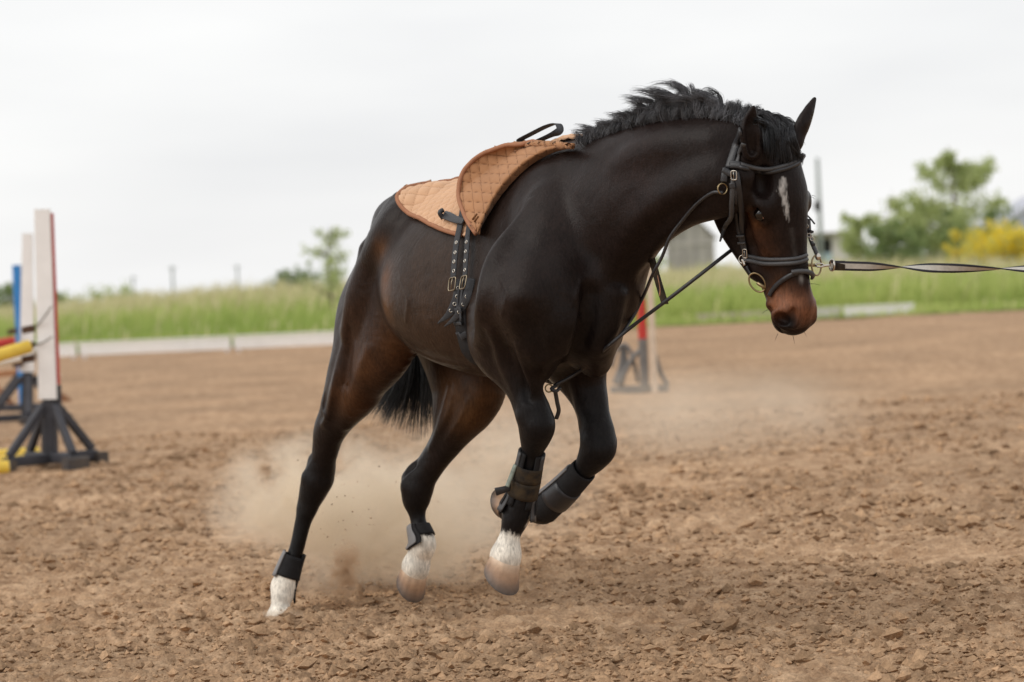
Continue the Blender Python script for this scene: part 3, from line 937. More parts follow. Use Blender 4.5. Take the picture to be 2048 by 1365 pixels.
def make_meadow():
    ys = np.concatenate((np.linspace(57.3, 120, 60), np.geomspace(125, 560, 24)))
    us = np.linspace(-0.7, 0.7, 90)
    Y, U = np.meshgrid(ys, us, indexing='ij'); X = U * np.maximum(Y, 100)
    Z = meadow_z(X, Y)
    ny, nx = X.shape
    i = (np.arange(ny - 1)[:, None] * nx + np.arange(nx - 1)[None]).ravel()
    Q = np.stack((i, i + 1, i + nx + 1, i + nx), 1)
    tag(raw_mesh('meadow', np.stack((X, Y, Z), -1).reshape(-1, 3), Q, M_MEADOW), kind='structure', label='grassy meadow rising gently beyond the arena')


make_meadow()
M_GRASS = mat('grass', rough=0.7, spec=0.25, attr='tint', trans=0.35)


def make_grass():
    n = 80000
    y = 57.5 + 55 * RNG.random(n) ** 1.5
    x = (RNG.random(n) - 0.5) * 0.56 * y
    # the right-hand side has a low mown strip in front of the fallen boards
    patch = fbm2(x * 0.22, y * 0.22, 3, 8)
    h = (0.34 + 0.55 * patch) * RNG.uniform(0.55, 1.25, n) * np.clip(0.45 + (y - 57.5) / 10, 0.45, 1.15)
    seed = RNG.random(n) < np.clip((y - 66) / 40, 0.02, 0.45)
    h = np.where(seed, h * 1.25 + 0.1, h)
    keep = ~((x > 2.6) & (y < 59.6) & (RNG.random(n) < np.where(y < 58.4, 0.85, 0.5))); h = np.where((x > 2.6) & (y < 61), h * 0.42, h)
    x, y, h, seed, patch = x[keep], y[keep], h[keep], seed[keep], patch[keep]; n = len(x)
    z = meadow_z(x, y)
    a = RNG.random(n) * 6.283; bend = RNG.uniform(0.05, 0.45, n) * h; ba = RNG.normal(0.4, 1.3, n)
    w = RNG.uniform(0.012, 0.028, n) * np.where(seed, 1.2, 1.0) * (0.6 + y / 100)
    V = np.zeros((n, 7, 3))
    for k, (t, ww) in enumerate(((0, 1.0), (0.4, 0.9), (0.75, 0.6))):
        cx = x + bend * np.cos(ba) * t * t; cy = y + bend * np.sin(ba) * t * t; cz = z + h * t
        V[:, 2 * k] = np.stack((cx - w * ww * np.cos(a), cy - w * ww * np.sin(a), cz), 1)
        V[:, 2 * k + 1] = np.stack((cx + w * ww * np.cos(a), cy + w * ww * np.sin(a), cz), 1)
    V[:, 6] = np.stack((x + bend * np.cos(ba), y + bend * np.sin(ba), z + h), 1)
    T_ = np.array([(0, 1, 3), (0, 3, 2), (2, 3, 5), (2, 5, 4), (4, 5, 6)])
    F = (T_[None] + 7 * np.arange(n)[:, None, None]).reshape(-1, 3)
    g1, g2, g3 = np.array(lin(150, 172, 86)), np.array(lin(190, 198, 120)), np.array(lin(212, 202, 158))
    q = np.clip(patch * 1.6 - 0.35 + RNG.normal(0, 0.2, n), 0, 1)[:, None]
    base = g1 * (1 - q) + g2 * q
    C = np.repeat(base[:, None], 7, 1)
    C[:, 4:] = np.where(seed[:, None, None], g3[None, None], C[:, 4:])
    C[:, 2:4] = np.where(seed[:, None, None], C[:, 2:4] * 0.5 + g3 * 0.5, C[:, 2:4])
    o = raw_mesh('grass', V.reshape(-1, 3), F, M_GRASS, smooth=True); paint(o, C.reshape(-1, 4))
    tag(o, 'tall green meadow grass with pale seed heads beyond the white boards', 'grass', kind='stuff')


make_grass()

# ================================================================ white arena boards
M_WHITE = mat('white_paint', lin(236, 234, 232), 0.6, var=0.06, scale=6, bump=0.15, bscale=30)
M_WHITE_OLD = mat('weathered_white_paint', lin(205, 202, 196), 0.75, var=0.14, scale=5, bump=0.2, bscale=25)
M_GREYWOOD = mat('weathered_wood', lin(196, 184, 166), 0.85, var=0.15, scale=8, bump=0.3, bscale=20)


def board(ax, ay, az, bx, by, bz, h, label, group='white boards edging the arena', m=M_WHITE, lean=0.0):
    a, b = np.array((ax, ay, az)), np.array((bx, by, bz)); c = (a + b) / 2
    t = thing('arena_board', (c[0], c[1], min(az, bz)), label, 'board', group)
    d = unit(b - a); up = np.array((0, 0, 1.0)); nrm = unit(np.cross(d, up)); up = unit(up + nrm * lean)
    # three slats, top rail, two end feet
    for k in range(3):
        o0 = up * (0.06 + h * (0.155 + 0.285 * k))
        g = Geo(); g.box(a + o0 + d * 0.03, b + o0 - d * 0.03, 0.03, h * 0.265, up); g.build('slat', m, t, False)
    g = Geo(); g.box(a + up * (h + 0.055) + d * 0.01, b + up * (h + 0.055) - d * 0.01, 0.06, 0.035, up); g.build('top_rail', m, t, False)
    for p in (a + d * 0.12, b - d * 0.12):
        g = Geo(); g.box(p - up * 0.02 + nrm * -0.05, p + up * (h - 0.01) + nrm * -0.05, 0.06, 0.05, d); g.build('post', m, t, False)
    return t


def gpt(px, py, depth):
    p = at(px, py, depth); return p


BL = [(-152, 729.5, 54.2), (156.5, 718, 53.4), (465, 705.5, 52.8), (776, 694, 52.4)]
BLAB = ['white slatted arena board at the left edge, running behind the jump stands', 'white slatted arena board between the front jump stand and the middle seam',
        'white slatted arena board whose right end goes behind the horse']
for k in range(3):
    p, q = at(*BL[k]), at(*BL[k + 1]); e = unit(q - p) * 0.008
    p = p + e; q = q - e
    board(p[0], p[1], 0.0, q[0], q[1], 0.0, 0.27, BLAB[k])
p, q = at(1392, 645, 59.5), at(1622, 637, 59.5); board(p[0], p[1], 0.0, q[0], q[1], 0.0, 0.15, 'dull weathered low board half hidden in grass left of the muzzle', m=M_GREYWOOD)
p, q = at(1625, 636, 58.2), at(1684, 634, 58.2); board(p[0], p[1], 0.0, q[0], q[1], 0.0, 0.19, 'short off white board just right of the muzzle', m=M_WHITE_OLD)
p, q = at(1686, 634, 58.0), at(1830, 629, 58.0); board(p[0], p[1], 0.0, q[0], q[1], 0.0, 0.2, 'bright white board lying right of the muzzle, farthest right of all')

# ================================================================ jump stands and poles on the left
M_DARK = mat('dark_grey_paint', lin(58, 58, 64), 0.6, var=0.2, scale=9, bump=0.2, bscale=40)
M_RED = mat('red_paint', lin(186, 52, 44), 0.5, var=0.12, scale=8)
M_BLUE = mat('blue_paint', lin(48, 130, 200), 0.5, var=0.1, scale=8)
M_YELLOW = mat('yellow_paint', lin(232, 196, 74), 0.5, var=0.1, scale=8)
M_CUP = mat('rusty_iron', lin(78, 54, 38), 0.8, var=0.3, scale=30)
M_STEEL = mat('steel', lin(150, 148, 144), 0.35, metal=1.0)
M_BRASS = mat('brass', lin(160, 142, 110), 0.4, metal=1.0, var=0.15)
M_DUSTY = mat('dusty_dark_paint', lin(92, 82, 72), 0.8, color2=lin(60, 58, 60), scale=7)


def taper(a, b, w0, w1, h, up, g=None):
    """board from a to b, w0 wide at a and w1 at b"""
    a, b = np.asarray(a, float), np.asarray(b, float); ax = unit(b - a); u = unit(up - ax * (np.asarray(up) @ ax)); s = np.cross(ax, u)
    V = []
    for p, w in ((a, w0), (b, w1)):
        for x, y in ((-.5, -.5), (.46, -.5), (.5, -.42), (.5, .42), (.46, .5), (-.46, .5), (-.5, .42), (-.5, -.42)): V.append(p + s * x * w + u * y * h)
    F = [(i, (i + 1) % 8, 8 + (i + 1) % 8, 8 + i) for i in range(8)] + [tuple(range(7, -1, -1)), tuple(range(8, 16))]
    return (g or Geo()).add(V, F)


def jump_stand(base, tall, split, label, w0, w1, red=True, lean=0.0, dirs=None, lens=(0.40, 0.34)):
    """splayed base of two crossed beams with braces, dark post, white front board, red side board"""
    t = thing('jump_stand', base, label, 'jump stand', 'jump stands at the left edge')
    b = np.array(base, float); up = unit(np.array((lean, 0, 1.0))); z = np.array((0, 0, 1.0))
    f = np.array((-0.10, -0.995, 0)); s = np.array((0.995, -0.10, 0))
    Geo().box(b + z * 0.10, b + up * (split + 0.02), 0.085, 0.10, f).build('post', M_DARK, t, False)
    Geo().box(b + z * 0.10 - s * 0.055 - f * 0.06, b + up * (split - 0.02) - s * 0.05 - f * 0.05, 0.05, 0.06, f).build('rear_post', M_DARK, t, False)
    taper(b + up * split + f * 0.052, b + up * tall + f * 0.052, w0, w1, 0.028, f).build('white_plank', M_WHITE, t, False)
    if red:
        taper(b + up * (split + 0.10) + s * (w0 / 2 - 0.006) - f * 0.0, b + up * (tall - 0.03) + s * (w1 / 2 - 0.008) - f * 0.0, 0.055, 0.05, 0.026, s).build('red_plank', M_RED, t, False)
        Geo().box(b + up * (split - 0.16) + s * (w0 / 2 + 0.002) - f * 0.0, b + up * (split + 0.095) + s * (w0 / 2 + 0.003) - f * 0.0, 0.05, 0.024, s).build('side_board', M_DARK, t, False)
    else:
        Geo().box(b + up * split - f * 0.01, b + up * (tall - 0.03) - f * 0.01, 0.06, 0.075, f).build('upper_post', M_WHITE_OLD, t, False)
    for q, (d, ln) in enumerate(zip(dirs, lens)):
        d = unit(np.array((*d, 0))); zz = 0.078 + 0.006 * q
        Geo().box(b - d * ln + z * zz, b + d * ln + z * zz, 0.075, 0.07, z).build('base_beam', M_DARK, t, False)
        for sg in (-1, 1):
            Geo().box(b + d * sg * ln * 0.93 + z * 0.12, b + d * sg * 0.06 + up * (split - 0.05), 0.05, 0.055, d).build('brace', M_DARK, t, False)
            sd = np.array((-d[1], d[0], 0)); c = b + d * sg * (ln + 0.012) + z * 0.045
            Geo().box(c - sd * 0.085, c + sd * 0.085, 0.09, 0.10, z).build('foot', M_DUSTY, t, False)
    return t


def cup(stand, c, d, pin_to):
    g = Geo(); g.box(c, c + d * 0.085, 0.05, 0.05); cu = g.build('jump_cup', M_CUP, stand, False)
    if pin_to is not None:
        Geo().tube([c, (c + np.array(pin_to)) / 2 - np.array((0, 0, 0.012)), pin_to], 0.007, 6, n=4).build('chain', M_STEEL, cu)


s1 = at(103, 924, 18.1); s1[2] = 0.0
st1 = jump_stand(s1, 1.84, 0.50, 'tall white and red jump stand on a dark braced base, nearest at left', 0.130, 0.112, lean=0.022, dirs=((-0.70, -0.71), (0.62, -0.78)), lens=(0.38, 0.34))
for yy, a in ((657, (103, 613)), (690, (104, 674)), (716, None)):
    c = at(68, yy, 18.05); cup(st1, c, np.array((-0.97, 0.1, -0.14)), at(a[0], a[1], 17.95) if a else None)
Geo().sphere(at(107, 667, 18.1), 0.018, 8, 6).build('bolt', M_STEEL, st1); Geo().sphere(at(115, 750, 18.15), 0.022, 8, 6).build('bolt', M_WHITE_OLD, st1)
s2 = at(56, 836, 25.0); s2[2] = 0.0
st2 = jump_stand(s2, 1.87, 0.52, 'narrower white jump stand behind the front one, partly hidden', 0.15, 0.10, red=False, lean=0.055, dirs=((-0.95, -0.3), (0.2, -0.98)), lens=(0.36, 0.34))
cup(st2, at(33, 662, 24.9), np.array((-0.97, 0.1, -0.1)), None)
Geo().box(at(26, 732, 24.9), at(46, 726, 24.9), 0.05, 0.05).build('jump_cup', M_CUP, st2, False)
s3 = at(47, 800, 28.5); s3[2] = 0
st3 = thing('jump_stand', s3, 'bright blue upright jump post farthest back at the left edge', 'jump stand', 'jump stands at the left edge')
Geo().box(s3 + (0, 0, 0.06), s3 + (0, 0, 1.62), 0.09, 0.075, (0, 1, 0)).build('post', M_BLUE, st3, False)
for sg in (-1, 1):
    Geo().box(s3 + np.array((sg * 0.34, 0, 0.05)), s3 + np.array((sg * 0.04, 0, 0.42)), 0.05, 0.05, (0, 1, 0)).build('brace', M_DARK, st3, False)
Geo().box(s3 + np.array((-0.4, 0, 0.03)), s3 + np.array((0.4, 0, 0.03)), 0.09, 0.09).build('base_beam', M_DARK, st3, False)


def pole(a, b, r, m, label):
    a, b = np.asarray(a, float), np.asarray(b, float)
    t = thing('jump_pole', ((a + b) / 2), label, 'pole', 'jump poles at the left edge')
    d = unit(b - a)
    Geo().tube([a, a + d * 0.006, b - d * 0.006, b], (r * 0.93, r, r, r * 0.93), 16).build('bar', m, t)
    Geo().tube([b - d * 0.004, b + d * 0.003], r * 0.9, 16).build('end_face', M_GREYWOOD, t)
    return t


pole(at(-420, 833, 17.2), at(60, 693, 18.05), 0.048, M_YELLOW, 'yellow pole resting in the cup of the front jump stand')
pole(at(-380, 805, 20.0), at(72, 708, 18.4), 0.036, M_WHITE, 'white pole sloping below the raised yellow pole')
pole(at(-420, 760, 24.6), at(31, 683, 24.9), 0.05, M_RED, 'red pole resting on the second jump stand')
for (a, b, lab) in (((-300, 921, 18.6), (78, 906, 19.2), 'yellow pole lying on the soil behind the stand base, farther one'),
                    ((-300, 962, 17.9), (80, 925, 18.4), 'yellow pole lying on the soil through the stand base'),
                    ((-300, 938, 17.4), (18, 938, 17.7), 'yellow pole lying on the soil at the very left, nearest one')):
    p, q = at(*a), at(*b); p[2] = q[2] = 0.055; pole(p, q, 0.05, M_YELLOW, lab)

M_BROWNWOOD = mat('brown_wood', lin(168, 118, 80), 0.8, var=0.2, scale=9, bump=0.2, bscale=25)
tr = at(30, 815, 29.0); tr[2] = 0
t = thing('wooden_trestle', tr, 'low crossed brown wooden trestle behind the second jump stand', 'trestle')
for a, b in (((-20, 760), (28, 818)), ((55, 745), (-4, 822))):
    p, q = at(*a, 29.0), at(*b, 29.05 if a[0] < 0 else 28.92); q[2] = max(q[2], 0.03); Geo().box(p, q, 0.05, 0.09, (0, 1, 0)).build('leg', M_BROWNWOOD, t, False)
p, q = at(-30, 752, 28.98), at(64, 742, 28.98); Geo().box(p, q, 0.07, 0.07).build('top_bar', M_BROWNWOOD, t, False)
for xx in (118, 58):
    p = at(xx, 790, 30.0); p[2] = 0
    if xx == 118:
        g = Geo(); g.sphere(p + (0, 0, 0.05), (0.10, 0.09, 0.08), 12, 8); g.sphere(p + (0.09, -0.04, 0.03), (0.06, 0.06, 0.05), 10, 6)
        o = recenter(g.build('soil_lump', mat('dark_soil', lin(128, 88, 60), 0.95, var=0.2, scale=20)), p); tag(o, 'dark brown soil lump right of the front jump stand', 'soil lump')

# ---------------------------------------------------------------- jump stand seen between the forelegs and the chest
M_GREYPAINT = mat('faded_grey_paint', lin(112, 110, 108), 0.7, var=0.15, scale=9)
M_PALEWOOD = mat('pale_plank', lin(206, 188, 168), 0.75, var=0.12, scale=9)
D5 = 25.5
b5 = at(1290, 778, D5); b5[2] = 0
st5 = thing('jump_stand', b5, 'red and grey jump stand behind the horse chest with arched grey base', 'jump stand')
zt = lambda py: at(1287, py, D5)[2]
Geo().box(b5 + (0, 0, 0.03), b5 + (0, 0, zt(678)), 0.085, 0.085).build('lower_post', M_GREYPAINT, st5, False)
Geo().box(b5 + (0, 0, zt(678)), b5 + (0, 0, zt(598)), 0.085, 0.085).build('red_band', M_RED, st5, False)
Geo().box(b5 + (0, 0, zt(598)), b5 + (0, 0, zt(500)), 0.085, 0.085).build('upper_post', M_GREYPAINT, st5, False)
Geo().box(at(1310, 786, D5 - 0.1) * (1, 1, 0) + (0, 0, 0.01), at(1297, 505, D5 - 0.12), 0.065, 0.03, (0, 1, 0)).build('leaning_plank', M_PALEWOOD, st5, False)
Geo().box(at(1222, 776, D5 + 0.1) * (1, 1, 0) + (0, 0, 0.04), at(1336, 774, D5 - 0.02) * (1, 1, 0) + (0, 0, 0.04), 0.08, 0.08).build('base_beam', M_GREYPAINT, st5, False)
Geo().tube([at(1336, 770, D5), at(1322, 748, D5), at(1312, 715, D5), at(1306, 700, D5)], 0.022, 8, n=4).build('brace', M_GREYPAINT, st5)
Geo().tube([at(1222, 735, D5 + .05), at(1232, 702, D5 + .05), at(1248, 690, D5 + .05), at(1260, 702, D5 + .05), at(1270, 735, D5 + .05), at(1276, 765, D5 + .05)], 0.020, 8, n=4).build('arch', M_GREYPAINT, st5)
Geo().tube([at(1247, 690, D5 + .1), at(1246, 730, D5 + .1), at(1236, 770, D5 + .1)], (0.035, 0.045, 0.06), 8, n=4).build('inner_post', M_GREYPAINT, st5)
Geo().tube([at(1282, 700, D5), at(1266, 716, D5), at(1252, 740, D5), at(1238, 772, D5)], 0.026, 8, n=4).build('brace', M_GREYPAINT, st5)

# ================================================================ far buildings and posts
M_HUT = mat('grey_boards', lin(180, 174, 168), 0.9, var=0.12, scale=2.0)
M_HUT_D = mat('dark_boards', lin(158, 152, 147), 0.9, var=0.1, scale=2.0)
M_DARKHOLE = mat('dark_interior', lin(60, 58, 56), 0.9)
M_ROOF = mat('pale_metal_roof', lin(176, 178, 190), 0.5, var=0.04, scale=0.5)
M_POLE = mat('concrete_pole', lin(140, 146, 142), 0.8, var=0.06)


def hut():
    D = 175.0; s = D / F_PX
    b = at(1386, 556, D); b[2] = -0.6
    t = thing('hut', b, 'grey gabled wooden hut seen under the horse neck', 'hut')
    w, ze, zp, dp = 46 * s, at(1386, 476, D)[2], at(1404, 432, D)[2], 3.0
    x0, x1 = b[0] - w, b[0] + w; px = b[0] + 0.2
    nb = 11
    for k in range(nb):                       # upright boards of the front wall
        xa, xb = x0 + (x1 - x0) * k / nb, x0 + (x1 - x0) * (k + 1) / nb
        xc = (xa + xb) / 2
        top = ze + (zp - ze) * (1 - abs(xc - px) / (x1 - px if xc > px else px - x0)) - 0.03
        Geo().box((xc, D, b[2]), (xc, D + 0.012 * (k % 2), top), (xb - xa) - 0.03, 0.06, (0, 1, 0)).build('board', M_HUT if k % 3 else M_HUT_D, t, False)
    V = [(x0, D + .05, b[2]), (x1, D + .05, b[2]), (x1, D + dp, b[2]), (x0, D + dp, b[2]), (x0, D + .05, ze), (x1, D + .05, ze), (x1, D + dp, ze), (x0, D + dp, ze), (px, D + .05, zp), (px, D + dp, zp)]
    raw_mesh('wall', V, [(0, 3, 7, 4), (1, 5, 6, 2), (2, 6, 9, 7, 3), (4, 8, 5, 1, 0)], M_HUT_D, t, False)
    for sx, xe in ((-1, x0 - 0.2), (1, x1 + 0.2)):
        ze2 = ze - 0.15
        V = [(px, D - .25, zp + .06), (xe, D - .25, ze2), (xe, D + dp + .2, ze2), (px, D + dp + .2, zp + .06)]
        V = V + [(x, y, z + 0.07) for x, y, z in V]
        raw_mesh('roof_slope', V, [(0, 1, 2, 3), (7, 6, 5, 4), (0, 4, 5, 1), (1, 5, 6, 2), (2, 6, 7, 3), (3, 7, 4, 0)], M_HUT_D, t, False)
    zc = at(1386, 488, D)[2]
    Geo().box((x0, D - 0.05, zc), (x1, D - 0.05, zc), 0.08, 0.22).build('cross_rail', M_HUT, t, False)
    zc = at(1386, 520, D)[2]
    Geo().box((x0 + 0.6, D - 0.05, zc), (b[0] - 0.2, D - 0.05, zc), 0.05, 1.1).build('door', M_HUT_D, t, False)


hut()


def shed():
    D = 170.0; s = D / F_PX
    b = at(1670, 540, D); b[2] = -0.6
    t = thing('shed', b, 'low flat roofed grey block shed right of the horse head', 'shed')
    x0, x1 = at(1600, 500, D)[0], at(1713, 500, D)[0]; zt_ = at(1670, 468, D)[2]
    zs0, zs1 = at(1655, 506, D)[2], at(1655, 478, D)[2]
    xw0, xw1 = at(1632, 500, D)[0], at(1664, 500, D)[0]
    Mw = mat('pale_blocks', lin(214, 208, 202), 0.9, var=0.08, scale=1.2)
    Mb = mat('light_blue_panel', lin(168, 190, 200), 0.6)
    for nm, xa, xb, za, zb, m in (('wall', x0, xw0, b[2], zt_, Mw), ('wall', xw1, x1, b[2], zt_, Mw), ('lintel', xw0, xw1, zs1, zt_, M_HUT), ('panel', xw0, xw1, b[2] , zs0, Mb)):
        Geo().box(((xa + xb) / 2, D + 0.1, za), ((xa + xb) / 2, D + 0.1, zb), xb - xa - 0.004, 0.22, (0, 1, 0)).build(nm, m, t, False)
    Geo().box(((x0 + x1) / 2, D + 2.2, b[2]), ((x0 + x1) / 2, D + 2.2, zt_ - 0.02), x1 - x0, 2.6, (0, 1, 0)).build('rear_room', M_DARKHOLE, t, False)  # block coloured dark to stand in for the shade inside the opening
    Geo().box((x0 - 0.2, D + 1.5, zt_ + 0.07), (x1 + 0.2, D + 1.5, zt_ + 0.07), 4.2, 0.13).build('roof', M_HUT, t, False)


shed()


def big_roof():
    D = 320.0
    t = thing('barn', (at(2090, 520, D)[0], D, -0.8), 'distant barn with broad pale grey roof at far right', 'barn')
    pk, ea = at(2110, 385, D), at(1966, 466, D)
    X0 = ea[0]; ZP, ZE = pk[2], ea[2]; XP = pk[0]; X1 = 2 * XP - X0; dp = 18
    for nm, xe in (('roof_slope', X0), ('roof_slope', X1)):
        V = [(XP, D, ZP), (xe, D, ZE), (xe, D + dp, ZE), (XP, D + dp, ZP)]; V += [(x, y, z + 0.25) for x, y, z in V]
        raw_mesh(nm, V, [(0, 1, 2, 3), (7, 6, 5, 4), (0, 4, 5, 1), (1, 5, 6, 2), (2, 6, 7, 3), (3, 7, 4, 0)], M_ROOF, t, False)
    raw_mesh('wall', [(X0 + .3, D + .3, -0.8), (X1 - .3, D + .3, -0.8), (X1 - .3, D + .3, ZE), (XP, D + .3, ZP - .05), (X0 + .3, D + .3, ZE)], [(0, 1, 2, 3, 4)], M_ROOF, t, False)


big_roof()


def far_pole(px, ytop, D, r, label, lamp=None, group=None):
    b = at(px, 590, D); b[2] = -0.4
    tp = at(px, ytop, D); q = np.array((b[0], D, tp[2]))
    t = thing('utility_pole', b, label, 'pole', group)
    Geo().tube([b, (b + q) / 2, q], (r * 1.15, r, r * 0.85), 10).build('shaft', M_POLE, t)
    if lamp:
        c = np.array((b[0] - 0.12, D - 0.1, at(px, lamp, D)[2]))
        Geo().sphere(c, (0.24, 0.22, 0.34), 12, 8).build('lamp_box', M_DARKHOLE, t)
    else:
        Geo().tube([q - (0.35, 0, 0.25), q + (0.35, 0, -0.25)], r * 0.5, 6).build('crossarm', M_POLE, t)
    return t


far_pole(1646.5, 316, 150, 0.13, 'grey pole with a dark box, rising right of the horse head', lamp=412)
for px, yt, r, lab in ((347, 532, 0.11, 'faint distant pole left of centre of the left meadow, the tallest of three'), (268, 552, 0.08, 'faint distant pole above the low hedge at left'),
                       (477, 530, 0.09, 'faint distant pole between the hedge and the round bush')):
    far_pole(px, yt, 230, r, lab, group='faint poles along the left horizon')

# ================================================================ trees and bushes
M_BARK = mat('bark', lin(96, 82, 68), 0.9, var=0.2, scale=6)
M_LEAF = mat('leaves', rough=0.6, spec=0.3, attr='tint', trans=0.5)


def leaves(pts, size, c1, c2, name, parent, m=None, seedv=0):
    n = len(pts); m = m or M_LEAF
    a = RNG.normal(0, 1, (n, 3)); a /= np.linalg.norm(a, axis=1, keepdims=True)
    b = RNG.normal(0, 1, (n, 3)); b -= a * (a * b).sum(1, keepdims=True); b /= np.linalg.norm(b, axis=1, keepdims=True)
    s = size * RNG.uniform(0.6, 1.4, (n, 1))
    nn = np.cross(a, b)
    V = np.stack((pts - a * s, pts + b * s * 0.45 + nn * s * 0.12, pts + a * s, pts - b * s * 0.45 + nn * s * 0.12), 1)
    F = np.arange(4 * n).reshape(n, 4)
    q = RNG.random((n, 1)); C = np.array(c1) * (1 - q) + np.array(c2) * q
    o = raw_mesh(name, V.reshape(-1, 3), F, m, parent, smooth=False); paint(o, np.repeat(C[:, None], 4, 1).reshape(-1, 4))
    return o


def tree(px, py_base, D, height, width, label, n=2600, c1=lin(166, 180, 118), c2=lin(208, 214, 158), size=0.10, lean=0.0, name='tree', group=None, shape='cone', blossom=None, trunk=True, cat=None, lo=0.08):  # default leaf colours lightened to stand in for distance haze and overexposure
    b = at(px, py_base, D); b[2] = float(meadow_z(np.array(b[0]), np.array(D)))
    t = thing(name, b, label, cat or name.split('_')[-1], group)
    g = Geo(); cen = []
    nst = 5 if trunk == 'multi' else 1
    for s in range(nst):
        off = np.array((RNG.normal(0, width * 0.12), RNG.normal(0, width * 0.12), 0)) if nst > 1 else np.zeros(3)
        hh = height * RNG.uniform(0.65, 0.95) if nst > 1 else height * 0.93
        tip = b + off * 3 + np.array((lean * height, 0, hh))
        mid = (b + tip) / 2 + RNG.normal(0, 0.03 * height, 3) * (1, 1, 0)
        r0 = 0.022 * height / nst ** 0.5
        g.tube([b + off * 0.3 - (0, 0, 0.1), mid, tip], (r0, r0 * 0.6, r0 * 0.12), 7, n=4)
        nb = 16 if nst == 1 else 8
        for k in range(nb):
            f = lo + (0.95 - lo) * (k + RNG.random()) / nb
            p0 = spline([b, mid, tip], 10)[int(f * 20)]
            if shape == 'cone': wr = width * 0.5 * (1 - f ** 1.6) ** 0.7 * (0.55 + 0.9 * min(1, f / 0.3)) + 0.05
            else: wr = width * 0.5 * math.sqrt(max(0.05, 1 - (2 * f - 0.9) ** 2))
            a = RNG.random() * 6.283; ln = wr * RNG.uniform(0.55, 1.15)
            e = p0 + np.array((math.cos(a) * ln, math.sin(a) * ln, ln * RNG.uniform(0.1, 0.7)))
            g.tube([p0, (p0 + e) / 2 + (0, 0, ln * 0.08), e], (r0 * 0.35, r0 * 0.22, r0 * 0.06), 5, n=2)
            for q in np.linspace(0.3, 1.05, 4): cen.append((p0 + (e - p0) * q, 0.10 + 0.30 * wr * (1.15 - q * 0.5)))
    g.build('trunk', M_BARK, t)
    cen_p = np.array([c[0] for c in cen]); cr = np.array([c[1] for c in cen])
    k = RNG.integers(0, len(cen), n)
    pts = cen_p[k] + RNG.normal(0, 0.42, (n, 3)) * cr[k][:, None]
    pts[:, 2] = np.maximum(pts[:, 2], b[2] + 0.05)
    leaves(pts, size, c1, c2, 'crown', t)
    if blossom:
        kk = RNG.integers(0, len(cen), blossom); pp = cen_p[kk] + RNG.normal(0, 0.45, (blossom, 3)) * cr[kk][:, None]
        pp = pp[pp[:, 2] > b[2] + height * 0.35]
        leaves(pp, size * 0.95, lin(238, 210, 50), lin(244, 228, 100), 'blossom', t)
    return t


GT = 'green trees at the right beyond the meadow'
GY = 'yellow flowering bushes at far right'


def top_tree(px, ytop, yb, D, wpx, label, **k):
    b = at(px, yb, D); bz = float(meadow_z(np.array(b[0]), np.array(D)))
    return tree(px, yb, D, float(at(px, ytop, D)[2]) - bz, wpx * D / F_PX, label, **k)


DARKER = dict(c1=lin(118, 138, 88), c2=lin(156, 170, 114))
top_tree(1910, 272, 515, 108, 180, 'tallest green tree at right, its tip rising well above all others', n=6500, size=0.11, lean=-0.02, group=GT, lo=0.12)
top_tree(1850, 385, 515, 110, 125, 'mid height green tree leaning against the left of the tallest tree', n=3600, size=0.11, group=GT, lo=0.12)
top_tree(1752, 362, 515, 105, 112, 'leftmost rounded green tree of the right hand group, beside the shed', n=3000, size=0.12, group=GT, trunk='multi', shape='round')
top_tree(1802, 425, 520, 102, 110, 'low green bush filling the gap between the right hand trees', n=2200, size=0.11, group=GT, trunk='multi', shape='round', name='bush', **DARKER)
top_tree(1946, 405, 520, 104, 105, 'low dark green bush under the right side of the tallest tree', n=2000, size=0.11, group=GT, trunk='multi', shape='round', name='bush', **DARKER)
top_tree(2020, 448, 535, 92, 170, 'broad yellow flowering bush at the right edge', n=1300, size=0.09, group=GY, trunk='multi', shape='round', name='bush', blossom=4200, lo=0.2)
top_tree(1936, 478, 535, 91, 62, 'small yellow flowering bush left of the broad yellow one', n=700, size=0.08, group=GY, trunk='multi', shape='round', name='bush', blossom=1500, lo=0.2)
top_tree(668, 436, 600, 70, 100, 'slender young tree with sparse leaves just left of the horse rump', n=1100, size=0.06, name='sapling', lean=-0.01, cat='tree', lo=0.25, shape='round')
top_tree(600, 528, 575, 125, 80, 'round dark green bush on the left skyline beside the young tree', n=1100, size=0.11, trunk='multi', shape='round', name='bush', **DARKER)
top_tree(12, 548, 606, 125, 70, 'dark bush at the far left behind the blue post', n=1100, size=0.12, trunk='multi', shape='round', name='bush', **DARKER)
top_tree(98, 572, 606, 127, 46, 'dark bush showing just right of the front jump stand', n=700, size=0.12, trunk='multi', shape='round', name='bush', **DARKER)
top_tree(228, 574, 604, 129, 110, 'low wide hedge on the left skyline', n=1200, size=0.12, trunk='multi', shape='round', name='hedge')
top_tree(1290, 478, 560, 135, 60, 'pale green bush beyond the horse chest left of the hut', n=900, size=0.12, trunk='multi', shape='round', name='bush')
top_tree(1448, 528, 556, 135, 60, 'low pale bush right of the hut under the horse jaw', n=700, size=0.12, trunk='multi', shape='round', name='bush')

# ================================================================ the horse
FIELD = build_field(RES_BODY, RES_HEAD)
HV, HQ = FIELD.mesh(); HV, HQ = biggest_piece(HV, HQ); HV = relax(HV, HQ, 4, 0.5)
HW = to_world(HV)


def S(px, py, off=0.0):
    """world point on the horse's skin below a photo pixel, off metres deeper"""
    return to_world(surf(FIELD, px, py, off))


def grad(pw):
    """outward skin normal (world) at a world point"""
    p = to_local(pw); e = 0.012; g = np.array([(sample(FIELD, p + d) - sample(FIELD, p - d))[0] for d in np.eye(3) * e])
    g = unit(g); return unit(g[0] * HD + g[1] * HL + g[2] * np.array((0, 0, 1.0)))


